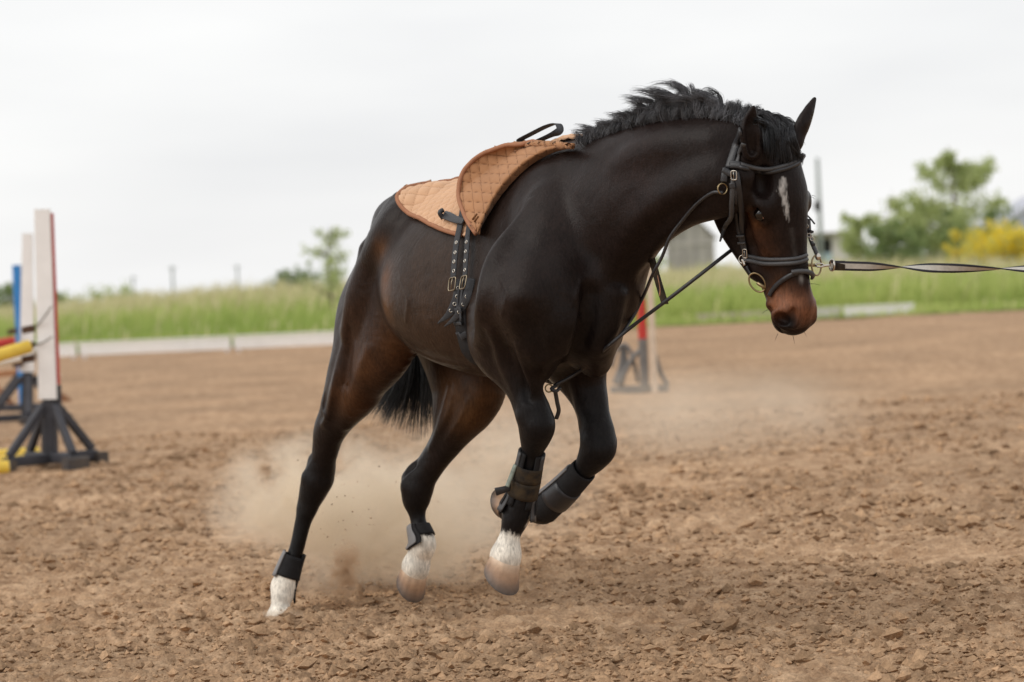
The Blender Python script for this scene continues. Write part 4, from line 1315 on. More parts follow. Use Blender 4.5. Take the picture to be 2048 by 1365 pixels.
TOCAM = lambda p: unit(np.array((0, 0, CAM_H)) - p)


def coat_colors():
    n = len(HW); px = project(HW)[:, :2]
    col = np.tile(np.array((0.0125, 0.0082, 0.0072)), (n, 1))
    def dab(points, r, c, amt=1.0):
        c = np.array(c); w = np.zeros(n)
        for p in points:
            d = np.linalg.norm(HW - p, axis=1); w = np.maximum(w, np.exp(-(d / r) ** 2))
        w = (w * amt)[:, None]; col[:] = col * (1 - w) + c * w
    both = lambda p: [p, mirror(p)]
    def mirror(p):
        l = to_local(p); c0 = yc(l[2], l[0]); l = np.array((l[0], 2 * c0 - l[1], l[2])); return to_world(l)
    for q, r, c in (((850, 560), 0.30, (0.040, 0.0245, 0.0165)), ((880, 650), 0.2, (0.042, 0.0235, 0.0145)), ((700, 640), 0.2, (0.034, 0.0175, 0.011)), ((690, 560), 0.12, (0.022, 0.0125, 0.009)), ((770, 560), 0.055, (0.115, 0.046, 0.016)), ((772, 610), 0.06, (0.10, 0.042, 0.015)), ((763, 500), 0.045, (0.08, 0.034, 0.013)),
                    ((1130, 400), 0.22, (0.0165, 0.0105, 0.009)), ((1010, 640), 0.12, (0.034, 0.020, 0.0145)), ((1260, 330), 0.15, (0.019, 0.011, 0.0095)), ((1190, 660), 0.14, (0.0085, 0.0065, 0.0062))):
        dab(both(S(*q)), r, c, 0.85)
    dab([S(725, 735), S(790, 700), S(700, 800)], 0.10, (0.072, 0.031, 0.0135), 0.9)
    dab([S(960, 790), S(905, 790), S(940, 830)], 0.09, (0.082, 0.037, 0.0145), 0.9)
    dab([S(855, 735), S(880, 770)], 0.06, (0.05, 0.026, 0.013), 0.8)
    # black lower legs
    def seg_d(a, b):
        ab = b - a; t = np.clip(((HV - a) @ ab) / (ab @ ab), 0, 1); return np.linalg.norm(HV - (a + t[:, None] * ab), axis=1)
    for J in (RH, LH):
        d = np.minimum(seg_d(J['hock'], J['ctop']), seg_d(J['ctop'], J['fet'])); w = np.clip(1.25 - d / 0.11, 0, 1)[:, None]; col[:] = col * (1 - w) + np.array((0.0085, 0.0075, 0.0075)) * w
    for J in (RF, LF):
        d = np.minimum(np.minimum(seg_d(J['knee'], J['ctop']), seg_d(J['ctop'], J['fet'])), seg_d(J['fore'] * .5 + J['knee'] * .5, J['knee'])); w = np.clip(1.3 - d / 0.10, 0, 1)[:, None]; col[:] = col * (1 - w) + np.array((0.0095, 0.009, 0.0095)) * w
    # face
    hd = ((HV - POLL) / HS) @ np.stack((HA, HN, HB), 1); u, v, ww = hd.T
    face = (u > -0.1) & (u < 0.75) & (np.abs(ww) < 0.2) & (np.linalg.norm(HV - H(0.3, -0.06, 0), axis=1) < 0.45)
    def fdab(uv, r, c, amt):
        q = np.zeros(n)
        for p in uv:
            for s in (-1, 1):
                q = np.maximum(q, np.exp(-(((u - p[0]) / r) ** 2 + ((v - p[1]) / r) ** 2 + ((ww - s * p[2]) / r) ** 2)))
        q = (q * amt * face)[:, None]; col[:] = col * (1 - q) + np.array(c) * q
    fdab([(0.30, -0.07, 0.07), (0.36, -0.07, 0.06)], 0.05, (0.050, 0.021, 0.011), 0.9)
    fdab([(0.235, -0.075, 0.085), (0.26, -0.06, 0.085), (0.20, -0.06, 0.09)], 0.022, (0.09, 0.036, 0.013), 0.9)
    fdab([(0.47, -0.04, 0.05), (0.50, -0.07, 0.05)], 0.04, (0.06, 0.026, 0.012), 0.9)
    fdab([(0.53, -0.015, 0.025), (0.525, -0.03, 0.05), (0.555, -0.01, 0.02), (0.52, -0.06, 0.055)], 0.040, (0.24, 0.098, 0.050), 1.0)
    fdab([(0.60, -0.06, 0.02), (0.61, -0.09, 0.03), (0.585, -0.03, 0.058), (0.625, -0.10, 0.0)], 0.035, (0.010, 0.0075, 0.0075), 1.0)
    fdab([(0.578, -0.032, 0.058)], 0.024, (0.006, 0.005, 0.005), 1.0)
    # star, strip and snip: white hairs mixed into the dark ones
    front = face & (v > -0.06)
    hair = vnoise2(ww * 420 + 0.6 * vnoise2(u * 90, ww * 40, 5), u * 75, 3) * 1.2
    star = H_uv(1566, 358), H_uv(1566, 380), H_uv(1571, 410), H_uv(1578, 442)
    us = np.array([p[0] for p in star]); wc = np.interp(u, us, [p[1] for p in star])
    hw = np.interp(u, [us[0] - .01, us[0], us[1], us[2], us[3], us[3] + .01], [0.0, 0.007, 0.0115, 0.008, 0.002, 0.0])
    st = np.clip((hw - np.abs(ww - wc)) / 0.007 + 0.9 * hair - 0.25, 0, 1) * (hw > 0.001) * np.clip(0.2 + hair, 0, 0.95)
    s2 = [H_uv(1583, 455), H_uv(1590, 505)]
    wc2 = np.interp(u, [s2[0][0], s2[1][0]], [s2[0][1], s2[1][1]])
    st = np.maximum(st, 0.05 * np.exp(-((ww - wc2) / 0.006) ** 2) * (u > s2[0][0]) * (u < s2[1][0] + 0.02))
    sn = H_uv(1603, 558)
    st = np.maximum(st, np.exp(-((ww - sn[1]) / 0.006) ** 2 - ((u - sn[0]) / 0.013) ** 2) * 0.5)
    st = (st * front)[:, None]; col[:] = col * (1 - st) + np.array((0.40, 0.39, 0.375)) * st
    # inside of ears
    # socks
    white = np.array((0.74, 0.70, 0.63))[None] * (1 - 0.22 * np.clip(fbm2(HV[:, 0] * 40 + HV[:, 1] * 31, HV[:, 2] * 38, 3, 6) * 2 - 0.8, 0, 1))[:, None] * np.array((1, 0.96, 0.9)) ** 0.5; noise = 0.014 * (vnoise2(HV[:, 0] * 160, HV[:, 1] * 160, 8) - 0.5) + RNG.normal(0, 0.002, n)
    def sock(J, start, soft=0.012, extra=None):
        ax = unit(J['hoof'] - J['fet']); near = np.minimum(seg_d(J['cmid'], J['fet']), seg_d(J['fet'], J['hoof'])) < 0.13
        q = (HV - J['fet']) @ ax + noise + (extra if extra is not None else 0)
        w = (np.clip((q - start) / soft + 0.5, 0, 1) * near)[:, None]; col[:] = col * (1 - w) + white * w
    sock(RH, -0.040); sock(LH, -0.045)
    side_r = (HV - RF['fet']) @ unit(to_local(HO + CAM_R) - 0.0 * FWD)
    sock(RF, 0.078, 0.014, np.clip(side_r - 0.014, 0, 0.05) * 3.2)
    # pink-tan skin just above the hoof
    for J in (RH, LH, RF):
        d = np.linalg.norm(HV - (J['hoof'] - unit(J['hoof'] - J['fet']) * 0.02), axis=1)
        w = np.clip(1.1 - d / 0.055, 0, 0.75)[:, None]; col[:] = col * (1 - w) + np.array((0.46, 0.36, 0.27)) * w
    return np.hstack((col, np.ones((n, 1))))


def H_uv(px, py):
    l = surf(FIELD, px, py); d = (l - POLL) / HS
    return d @ HA, d @ HB


M_COAT = mat('coat', rough=0.36, spec=0.12, attr='coat', var=0.18, scale=16, bump=0.12, bscale=160)


def coat_relief():
    nt = M_COAT.node_tree; N = nt.nodes.new; Lk = nt.links.new; p = nt.nodes['Principled BSDF']
    old = p.inputs['Normal'].links[0].from_node; tc = N('ShaderNodeTexCoord')
    nz = N('ShaderNodeTexNoise'); nz.inputs['Scale'].default_value = 13; nz.inputs['Detail'].default_value = 2.5; nz.inputs['Roughness'].default_value = 0.5; nz.inputs['Distortion'].default_value = 0.5
    Lk(tc.outputs['Object'], nz.inputs['Vector'])
    b = N('ShaderNodeBump'); b.inputs['Strength'].default_value = 0.22; b.inputs['Distance'].default_value = 0.02
    Lk(nz.outputs[0], b.inputs['Height']); Lk(b.outputs[0], old.inputs['Normal'])
    # lie of the short hair: fine streaks in colour, relief and gloss
    mp = N('ShaderNodeMapping'); mp.inputs['Scale'].default_value = (150, 150, 38); mp.inputs['Rotation'].default_value = (0.25, 0.45, 0); Lk(tc.outputs['Object'], mp.inputs[0])
    hz = N('ShaderNodeTexNoise'); hz.inputs['Scale'].default_value = 1.0; hz.inputs['Detail'].default_value = 4; hz.inputs['Roughness'].default_value = 0.65; Lk(mp.outputs[0], hz.inputs['Vector'])
    mr = N('ShaderNodeMapRange'); mr.inputs[1].default_value = 0.3; mr.inputs[2].default_value = 0.7; mr.inputs[3].default_value = 0.68; mr.inputs[4].default_value = 1.34; Lk(hz.outputs[0], mr.inputs[0])
    src = p.inputs['Base Color'].links[0].from_socket
    mx = N('ShaderNodeMix'); mx.data_type = 'RGBA'; mx.blend_type = 'MULTIPLY'; mx.inputs[0].default_value = 1; Lk(src, mx.inputs[6]); Lk(mr.outputs[0], mx.inputs[7]); Lk(mx.outputs[2], p.inputs['Base Color'])
    b3 = N('ShaderNodeBump'); b3.inputs['Strength'].default_value = 0.22; b3.inputs['Distance'].default_value = 0.006; Lk(hz.outputs[0], b3.inputs['Height']); Lk(b3.outputs[0], b.inputs['Normal'])
    rz = N('ShaderNodeTexNoise'); rz.inputs['Scale'].default_value = 9; rz.inputs['Detail'].default_value = 4; Lk(tc.outputs['Object'], rz.inputs['Vector'])
    rr = N('ShaderNodeMapRange'); rr.inputs[1].default_value = 0.3; rr.inputs[2].default_value = 0.7; rr.inputs[3].default_value = 0.29; rr.inputs[4].default_value = 0.46; Lk(rz.outputs[0], rr.inputs[0]); Lk(rr.outputs[0], p.inputs['Roughness'])


coat_relief()
M_HAIR = mat('hair', lin(24, 23, 24), 0.45, spec=0.5, attr='tint')
M_EYE = mat('eyeball', lin(14, 9, 7), 0.06, spec=0.6)
M_SCL = mat('eye_white', lin(196, 158, 140), 0.2, spec=0.5, color2=lin(170, 108, 92), scale=60)
M_HOOF = mat('hoof_horn', rough=0.55, attr='tint', var=0.22, scale=26, bump=0.25, bscale=50)
M_HOOFSOLE = mat('hoof_sole', lin(110, 92, 76), 0.9, var=0.3, scale=30, bump=0.4, bscale=60)

horse = thing('horse', (HO[0], HO[1], 0), 'dark bay horse cantering towards the camera on the lunge line', 'horse')
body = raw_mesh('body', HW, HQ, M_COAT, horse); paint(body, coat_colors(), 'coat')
for s in (-1, 1):
    c = to_world(H(EYE_U, EYE_V - 0.006, s * (EYE_W - 0.004)))
    g = Geo(); g.sphere(c, 0.0218, 24, 16); e = g.build('eye', M_EYE, horse)
    wn = to_world(H(EYE_U + 0.007, EYE_V + 0.004, s * (EYE_W + 0.0005)))
    Geo().sphere(wn, 0.0100, 16, 10).build('eye_white', M_SCL, e)


def hoof_mesh(J, toe_len=0.085, heel_len=0.042, tint=None, pitch=0.0, r=1.0, rot=0.0):
    ax = unit(J['hoof'] - J['fet'])
    toe = unit(FWD * 1.0 - ax * (FWD @ ax))
    if abs(FWD @ ax) > 0.85: toe = unit(-np.array((0, 0, 1.0)) * np.sign(-1) - ax * 0)
    if pitch:
        sd = np.cross(ax, toe); ca, sa = math.cos(pitch), math.sin(pitch)
        ax, toe = ax * ca + toe * sa, toe * ca - ax * sa
    sd = np.cross(toe, ax)
    C = J['hoof'] - unit(J['hoof'] - J['fet']) * 0.032
    seg = 28; rings = 7; V = []; F = []
    for i in range(rings):
        t = i / (rings - 1)
        for k in range(seg):
            a = 2 * math.pi * k / seg; ca, sa = math.cos(a), math.sin(a)
            tt = 0.5 + 0.5 * ca
            ln = (heel_len + (toe_len - heel_len) * tt)
            flare = 0.97 + 0.26 * t + 0.012 * math.sin(t * math.pi * 5)
            rf = (0.049 if ca > 0 else 0.045) * r
            p = C + toe * (ca * rf * flare + 0.012 * t) + sd * (sa * 0.047 * r * flare) + ax * (ln * t + 0.016 * (0.5 - tt) * -1 * (1 - t) - 0.004)
            V.append(p)
    for i in range(rings - 1):
        for k in range(seg):
            k2 = (k + 1) % seg; F.append((i * seg + k, i * seg + k2, (i + 1) * seg + k2, (i + 1) * seg + k))
    W = to_world(np.array(V)); g = Geo()
    st = 0.86 + 0.28 * RNG.random(seg); hc = []
    ra = [np.array(lin(*c)) for c in ((206, 182, 158), (172, 140, 112), (154, 122, 96), (122, 100, 84), (70, 61, 55))]
    for i in range(rings):
        t = i / (rings - 1) * 3.999; c = ra[int(t)] * (1 - t % 1) + ra[int(t) + 1] * (t % 1)
        for k in range(seg): hc.append(c * (st[k], st[k], st[k], 1))
    g.add(W, F, np.array(hc))
    o = g.build('hoof', M_HOOF, horse)
    # sole: slightly hollow disc with frog
    ring = np.array(V[-seg:]); cen = ring.mean(0)
    inner = cen + (ring - cen) * 0.82; deep = cen + (ring - cen) * 0.35 - ax * 0.008
    Vs = np.vstack((ring, inner, deep, [cen - ax * 0.008])); Fs = []
    for k in range(seg):
        k2 = (k + 1) % seg
        Fs += [(k, k2, seg + k2, seg + k), (seg + k, seg + k2, 2 * seg + k2, 2 * seg + k), (2 * seg + k, 2 * seg + k2, 3 * seg)]
    g = Geo(); g.add(to_world(Vs), Fs); g.build('sole', M_HOOFSOLE, o)
    return o


hoof_mesh(RH, pitch=0.15, r=0.98); hoof_mesh(LH, toe_len=0.096, heel_len=0.030, pitch=-0.1, r=0.98); hoof_mesh(RF, toe_len=0.100, heel_len=0.026, pitch=-0.05, r=1.06); hoof_mesh(LF, toe_len=0.066, heel_len=0.036, pitch=0.0, r=0.86)


# ---------------------------------------------------------------- hair
def strands(roots, dirs, lens, curls, name, parent, r0=0.0018, seg=6, tint=None, grav=0.0):
    """tapered three-sided hairs; curls = extra bend vector added with the square of the length"""
    n = len(roots); ts = np.linspace(0, 1, seg + 1)
    P = roots[:, None] + dirs[:, None] * (lens[:, None] * ts[None])[..., None] + curls[:, None] * (ts ** 2)[None, :, None] + np.array((0, 0, -grav)) * (ts ** 2)[None, :, None]
    Tn = np.gradient(P, axis=1); Tn /= np.linalg.norm(Tn, axis=2, keepdims=True) + 1e-9
    ref = RNG.normal(0, 1, (n, 1, 3)); u = ref - Tn * (ref * Tn).sum(2, keepdims=True); u /= np.linalg.norm(u, axis=2, keepdims=True); v = np.cross(Tn, u)
    rr = (r0 * RNG.uniform(0.7, 1.3, n))[:, None] * (1 - ts[None] ** 1.5 * 0.9)
    V = np.stack([P + rr[..., None] * (math.cos(a) * u + math.sin(a) * v) for a in (0, 2.094, 4.189)], 2)
    m = (seg + 1) * 3
    F = []
    for i in range(seg):
        for k in range(3):
            k2 = (k + 1) % 3; F.append((i * 3 + k, i * 3 + k2, (i + 1) * 3 + k2, (i + 1) * 3 + k))
    F = (np.array(F)[None] + m * np.arange(n)[:, None, None]).reshape(-1, 4)
    o = raw_mesh(name, V.reshape(-1, 3), F, M_HAIR, parent, smooth=True)
    c = np.array(lin(26, 25, 26)) if tint is None else np.array(tint)
    C = c[None] * RNG.uniform(0.6, 1.6, (n, 1)); paint(o, np.repeat(C, m, 0))
    return o


def crest_points(n):
    path = spline([L(1165, 322, 8.02), L(1215, 318, 7.98), L(1300, 288, 7.80), L(1380, 273, 7.68), L(1460, 274, 7.58), L(1520, 280, 7.54)], 30)
    out = []
    for p in path:
        zs = np.arange(1.95, 1.35, -0.004); q = np.column_stack((np.full(len(zs), p[0]), np.full(len(zs), p[1]), zs)); v = sample(FIELD, q)
        i = np.argmax(v < 0); out.append((p[0], p[1], zs[i]))
    return to_world(np.array(out))


CREST = crest_points(0)


def path_strands(paths, per, spread, r0, name, tint, tip=1.0, wig=0.25):
    """locks that follow given world paths"""
    g_V, g_F, g_C = [], [], []; cnt = 0
    for path in paths:
        lock = RNG.uniform(0.55, 1.7); P0 = spline(np.array(path), 5); m = len(P0); ts = np.linspace(0, 1, m)
        for j in range(per):
            o0 = RNG.normal(0, 1, 3) * spread * 0.6; o1 = RNG.normal(0, 1, 3) * spread * tip
            cut = RNG.uniform(0.75, 1.0)
            P = np.array([[np.interp(t * cut, ts, P0[:, q]) for q in range(3)] for t in ts]) + o0 * (1 - ts[:, None]) + o1 * ts[:, None] * (1 - 0.4 * ts[:, None])
            P += (np.sin(ts * RNG.uniform(2, 6) + RNG.random() * 6)[:, None] * RNG.normal(0, wig, 3) * spread * tip * ts[:, None])
            Tn = np.gradient(P, axis=0); Tn /= np.linalg.norm(Tn, axis=1, keepdims=True) + 1e-9
            ref = RNG.normal(0, 1, 3); u = ref - Tn * (Tn @ ref)[:, None]; u /= np.linalg.norm(u, axis=1, keepdims=True); v = np.cross(Tn, u)
            rr = r0 * RNG.uniform(0.7, 1.3) * (1 - 0.85 * ts ** 2)
            V = np.stack([P + rr[:, None] * (math.cos(a) * u + math.sin(a) * v) for a in (0, 2.094, 4.189)], 1)
            F = [(i * 3 + k, i * 3 + (k + 1) % 3, (i + 1) * 3 + (k + 1) % 3, (i + 1) * 3 + k) for i in range(m - 1) for k in range(3)]
            g_V.append(V.reshape(-1, 3)); g_F.append(np.array(F) + cnt); cnt += m * 3
            g_C.append(np.tile(np.array(tint) * RNG.uniform(0.7, 1.4) * lock, (m * 3, 1)))
    o = raw_mesh(name, np.vstack(g_V), np.vstack(g_F), M_HAIR, horse, smooth=True); paint(o, np.vstack(g_C)); return o


def make_mane():
    pxx = project(CREST)[:, 0]
    hx = np.array([1165, 1175, 1185, 1200, 1225, 1250, 1280, 1292, 1300, 1330, 1360, 1400, 1440, 1470, 1500, 1530])
    hh = np.array([24, 36, 30, 24, 30, 34, 26, 40, 52, 60, 64, 62, 52, 40, 32, 26]) / 655.0
    lft = -CAM_R; up = np.array((0, 0, 1.0)); near = -HL; paths = []
    for i in range(210):
        x = 1176 + 350 * (i + RNG.random()) / 210
        k = np.argmin(np.abs(pxx - x)); c = CREST[k] + near * RNG.uniform(-0.012, 0.030) - up * RNG.uniform(0.004, 0.016)
        h = np.interp(x, hx, hh) * (RNG.uniform(0.35, 0.78) if RNG.random() < 0.8 else RNG.uniform(0.75, 1.02)) + 0.012
        if x > 1455: dx = RNG.uniform(-0.6, 0.0)
        else: dx = float(np.clip(RNG.normal(0.55, 0.5), -0.6, 1.4))
        bow = RNG.uniform(-0.22, 0.10); nr = RNG.uniform(-0.15, 0.45)
        d = lft * dx + near * nr * 0.5
        paths.append([c, c + up * h * 0.36 + lft * h * bow + near * 0.008, c + up * h * 0.72 + lft * h * bow * 0.8 + d * h * 0.12, c + up * h * 0.93 + d * h * 0.5, c + up * h * RNG.uniform(0.80, 1.04) + d * h * 0.98])
    for i in range(45):
        # locks fallen over on the near side
        x = 1180 + 330 * RNG.random(); k = np.argmin(np.abs(pxx - x)); c = CREST[k] - up * 0.006
        h = np.interp(x, hx, hh) * RNG.uniform(0.35, 0.6); d = lft * RNG.uniform(-0.4, 0.5)
        paths.append([c, c + up * h * 0.5 + near * 0.012, c + up * h * 0.65 + near * 0.026 + d * h * 0.3, c + up * h * 0.35 + near * 0.04 + d * h * 0.6, c - up * h * 0.05 + near * 0.046 + d * h * 0.8])
    path_strands(paths, 46, 0.0125, 0.0007, 'mane', lin(74, 74, 77), tip=0.6, wig=0.05)  # lighter grey tint, the sheen of the dark hair put into its colour


make_mane()


def make_forelock():
    def hp(px, py, lift): p = S(px, py); return p + grad(p) * lift
    paths = []
    for k in range(26):
        x0 = 1516 + RNG.random() * 62; y0 = 240 + (x0 - 1516) * 0.25
        d = np.array((RNG.uniform(8, 34), RNG.uniform(45, 90)))
        pts = []
        for t, lf in ((0, 0.012), (0.35, 0.026), (0.7, 0.016), (1.0, 0.006)):
            x = min(x0 + d[0] * t + 6 * math.sin(t * 3 + k), 1594); y = min(y0 + d[1] * t, 332)
            pts.append(hp(x, y, lf * RNG.uniform(0.6, 1.3)))
        paths.append(pts)
    path_strands(paths, 60, 0.007, 0.0010, 'forelock', lin(34, 35, 38))
    # hair swept from the poll between the ears
    paths = []; dp = float(project(to_world(H(0.0, -0.03, 0)))[2])
    for k in range(60):
        f = RNG.random(); x0 = 1490 + 66 * f; y0 = 250 + 16 * f + RNG.normal(0, 5)
        d = dp + RNG.uniform(-0.05, 0.05); ln = RNG.uniform(0.7, 1.2)
        paths.append([at(x0, y0, d), at(x0 + 8 * ln, y0 - 16 * ln, d - 0.005), at(x0 + 24 * ln, y0 - 17 * ln, d - 0.012), at(x0 + 40 * ln, y0 + 2, d - 0.02), at(x0 + 46 * ln, y0 + 20, d - 0.025)])
    path_strands(paths, 26, 0.006, 0.0010, 'poll_hair', lin(44, 44, 47))


make_forelock()


def make_tail():
    dock = to_world(T(-1.255, 0.0, 1.33)); paths = []
    mid = at(800, 560, 9.62); low = at(805, 700, 9.60)
    for k in range(170):
        f = RNG.random(); g = RNG.random()
        if k % 3 == 0: f *= 0.35
        bx = 724 + 150 * f; by = 808 + 74 * (1 - abs(f - 0.72) * 0.9) * RNG.uniform(0.9, 1.05)
        if f < 0.25: by = 805 + 48 * RNG.random()
        dd = RNG.uniform(-0.10, 0.10)
        e = at(bx, by, 9.6 + dd); m2 = at(780 + 75 * f + 8, 740, 9.62 + dd); m1 = at(790 + 45 * f, 640, 9.64 + dd * .8)
        paths.append([dock + RNG.normal(0, 0.015, 3), dock * 0.5 + m1 * 0.5 + np.array((0, 0.05, 0.06)), m1, m2, e])
    path_strands(paths, 34, 0.013, 0.0013, 'tail', lin(14, 13, 13), wig=0.4)


make_tail()


def make_whiskers():
    g = Geo()
    for px, py, dx, dy in ((1621, 568, 24, 3), (1608, 660, 10, 14), (1560, 668, -6, 14), (1590, 672, 3, 16), (1540, 620, -12, 8), (1627, 391, 10, 4), (1626, 394, 9, 6)):
        p = S(px - 4, py); q = p + CAM_R * dx / 680 - CAM_U * dy / 680
        g.tube([p, (p + q) / 2 + (0, 0, 0.002), q], (0.0008, 0.0006, 0.0003), 4)
    g.build('whisker', M_HAIR, horse)


make_whiskers()



# ================================================================ tack
M_LEATHER = mat('black_leather', lin(40, 40, 43), 0.42, spec=0.5, var=0.15, scale=40, bump=0.12, bscale=220)
M_LEATHER_W = mat('worn_leather', lin(62, 62, 64), 0.5, spec=0.5, var=0.15, scale=40, bump=0.15, bscale=200)
M_WEB = mat('black_webbing', lin(66, 67, 70), 0.8, spec=0.2, var=0.15, scale=90, bump=0.4, bscale=420)
M_ELASTIC = mat('dark_elastic', lin(34, 33, 34), 0.8, spec=0.2, var=0.2, scale=30, bump=0.3, bscale=300)
M_PAD = mat('lit_tan_cotton', rough=0.9, spec=0.1, attr='tint', var=0.06, scale=12, bump=0.15, bscale=350, sheen=0.15)
M_PAD_IN = mat('shaded_tan_lining', rough=0.9, spec=0.1, attr='tint', var=0.08, scale=10, bump=0.15, bscale=350, sheen=0.1)
M_BIND = mat('tan_binding', lin(160, 114, 88), 0.85, spec=0.1, var=0.08, scale=40, bump=0.2, bscale=400)
M_THREAD = mat('quilt_thread', lin(120, 84, 56), 0.9, spec=0.1)
M_OLD = mat('dull_metal', lin(150, 138, 118), 0.4, metal=1.0, var=0.15)
M_NICKEL = mat('nickel', lin(196, 190, 180), 0.25, metal=1.0)
M_DIRTY = mat('dirty_black_fabric', lin(40, 36, 33), 0.9, spec=0.2, color2=lin(70, 58, 42), scale=26, bump=0.3, bscale=260)
M_SHELL_D = mat('dark_boot_shell', lin(62, 61, 62), 0.5, spec=0.4, var=0.1, scale=20)
M_SHELL = mat('grey_boot_shell', lin(118, 116, 116), 0.5, spec=0.4, var=0.1, scale=20)


def skin(pts, lift):
    """photo pixels -> points lifted off the skin, and the skin normals there"""
    P, Nn = [], []
    for x, y in pts:
        p = S(x, y); n = grad(p); P.append(p + n * lift); Nn.append(n)
    return np.array(P), np.array(Nn)


def strap(pts, width, thick, lift, name, parent, m=None, bulge=0.0, n=5):
    P, Nn = skin(pts, lift); g = Geo(); g.ribbon(P, Nn, width, thick, n, bulge=bulge)
    return g.build(name, m or M_LEATHER, parent)


# ---------------------------------------------------------------- saddle pad
def pad_point(x, th, lift):
    """point on the trunk at x, angle th from the top towards the right side"""
    z0 = 1.2; c = np.array((x, yc(z0, x), z0)); d = np.array((0, -math.sin(th), math.cos(th)))
    ts = np.arange(0.12, 0.62, 0.004); v = sample(FIELD, c + ts[:, None] * d); k = np.nonzero(v < 0)[0]
    t = ts[k[-1]] if len(k) else 0.3
    if k[-1] + 1 < len(ts): a, b = v[k[-1]], v[k[-1] + 1]; t += 0.004 * a / (a - b)
    return c + d * (t + lift)


def grid_mesh(P, name, m, parent, thick=0.012):
    """sheet with thickness from a grid of points (nu, nv, 3); the outside is the side the grid normal points to"""
    nu, nv = P.shape[:2]
    du = np.gradient(P, axis=0); dv = np.gradient(P, axis=1); N = np.cross(du, dv); N /= np.linalg.norm(N, axis=2, keepdims=True) + 1e-12
    B = P - N * thick; V = np.vstack((P.reshape(-1, 3), B.reshape(-1, 3))); o = nu * nv; F = []
    for i in range(nu - 1):
        for j in range(nv - 1):
            a, b, c, d = i * nv + j, (i + 1) * nv + j, (i + 1) * nv + j + 1, i * nv + j + 1
            F.append((a, b, c, d)); F.append((o + d, o + c, o + b, o + a))
    for i in range(nu - 1):
        a, b = i * nv, (i + 1) * nv; F.append((a, o + a, o + b, b)); a, b = i * nv + nv - 1, (i + 1) * nv + nv - 1; F.append((b, o + b, o + a, a))
    for j in range(nv - 1):
        a, b = j, j + 1; F.append((b, o + b, o + a, a)); a, b = (nu - 1) * nv + j, (nu - 1) * nv + j + 1; F.append((a, o + a, o + b, b))
    return raw_mesh(name, V, F, m, parent), N


pad_root = thing('saddle_pad', to_world(T(-0.45, 0, 1.5)), 'tan quilted saddle pad, its front flap blown up off the back', 'saddle pad')


def quilt(a, b, s, amp):
    q = np.abs(np.sin(math.pi * a / s)) * np.abs(np.sin(math.pi * b / s))
    d = np.minimum(np.abs(np.sin(math.pi * a / s)), np.abs(np.sin(math.pi * b / s)))
    return amp * q ** 0.38, np.clip(1 - d / 0.11, 0, 1)


def seam_paint(o, seam, cloth, thread):
    """brown stitching thread along the quilting seams of both faces of a sheet"""
    w = np.r_[seam.ravel(), seam.ravel()][:, None]; paint(o, np.array(cloth) * (1 - w) + np.array(thread) * w)


def rear_pad():
    # outline along the side: x along the back, lower edge angle on the right and its mirror on the left
    xk = np.array([-0.80, -0.79, -0.768, -0.735, -0.70, -0.62, -0.55, -0.45, -0.35, -0.27, -0.20, -0.13, 0.2])
    tk = np.radians([13, 24, 33, 40.5, 45.0, 49.0, 51.5, 56.0, 59.8, 61.8, 63, 62, 56])
    nu, nv = 150, 200; vv = np.linspace(-1, 1, nv); uu = np.linspace(0, 1, nu)
    # where the blown-up flap starts on the right, the sheet ends; on the left it runs on to the withers
    front = np.interp(vv, [-1, -0.1, 0.0, 0.06, 0.2, 0.5, 1], [0.10, 0.05, -0.02, -0.08, -0.14, -0.19, -0.20])
    P = np.zeros((nu, nv, 3)); A = np.zeros((nu, nv))
    xs = np.linspace(xk[0], 0.11, 60); tb = np.linspace(-1, 1, 31)
    tab = np.array([[pad_point(x, np.interp(x, xk, tk) * q, 0.0) for q in tb] for x in xs])
    rear = xk[0] + 0.065 * (1 - vv ** 2); X = rear[None] + (front - rear)[None] * uu[:, None]
    fi = (X - xs[0]) / (xs[1] - xs[0]); fj = np.repeat((vv[None] + 1) / (tb[1] - tb[0]), nu, 0)
    i0 = np.clip(fi.astype(int), 0, len(xs) - 2); j0 = np.clip(fj.astype(int), 0, len(tb) - 2); a_, b_ = (fi - i0)[..., None], (fj - j0)[..., None]
    P = (tab[i0, j0] * (1 - b_) + tab[i0, j0 + 1] * b_) * (1 - a_) + (tab[i0 + 1, j0] * (1 - b_) + tab[i0 + 1, j0 + 1] * b_) * a_
    for it in range(3): P[1:-1, 1:-1] = 0.2 * (P[1:-1, 1:-1] + P[:-2, 1:-1] + P[2:, 1:-1] + P[1:-1, :-2] + P[1:-1, 2:])
    arc = np.cumsum(np.linalg.norm(np.diff(P, axis=1), axis=2), axis=1); arc = np.concatenate((np.zeros((nu, 1)), arc), 1); arc -= arc[:, nv // 2:nv // 2 + 1]
    a, b = X * 0.62 + arc * 0.78, X * 0.86 - arc * 0.5
    h, seam = quilt(a, b, 0.038, 0.008)
    du = np.gradient(P, axis=0); dv = np.gradient(P, axis=1); N = np.cross(du, dv); N /= np.linalg.norm(N, axis=2, keepdims=True)
    if (N[nu // 2, nv // 2] @ np.array((0, 0, 1.0))) < 0: N = -N; P = P[:, ::-1]; N = N[:, ::-1]; h = h[:, ::-1]; seam = seam[:, ::-1]
    P = P + N * (h + 0.011)[..., None]
    o, _ = grid_mesh(to_world(P.reshape(-1, 3)).reshape(P.shape), 'rear_panel', M_PAD, pad_root, 0.011)
    seam_paint(o, seam, lin(204, 164, 131), lin(158, 116, 86))  # cloth painted lighter, the bright light on the back put into its colour
    e1, e2, e3 = P[::-1, -1], P[0, ::-1], P[:, 0]
    path = np.vstack((e1[::6], e2[::8], e3[::6]))
    Geo().tube(to_world(path), 0.0075, 8, n=2).build('binding', M_BIND, pad_root)
    return P


RP = rear_pad()


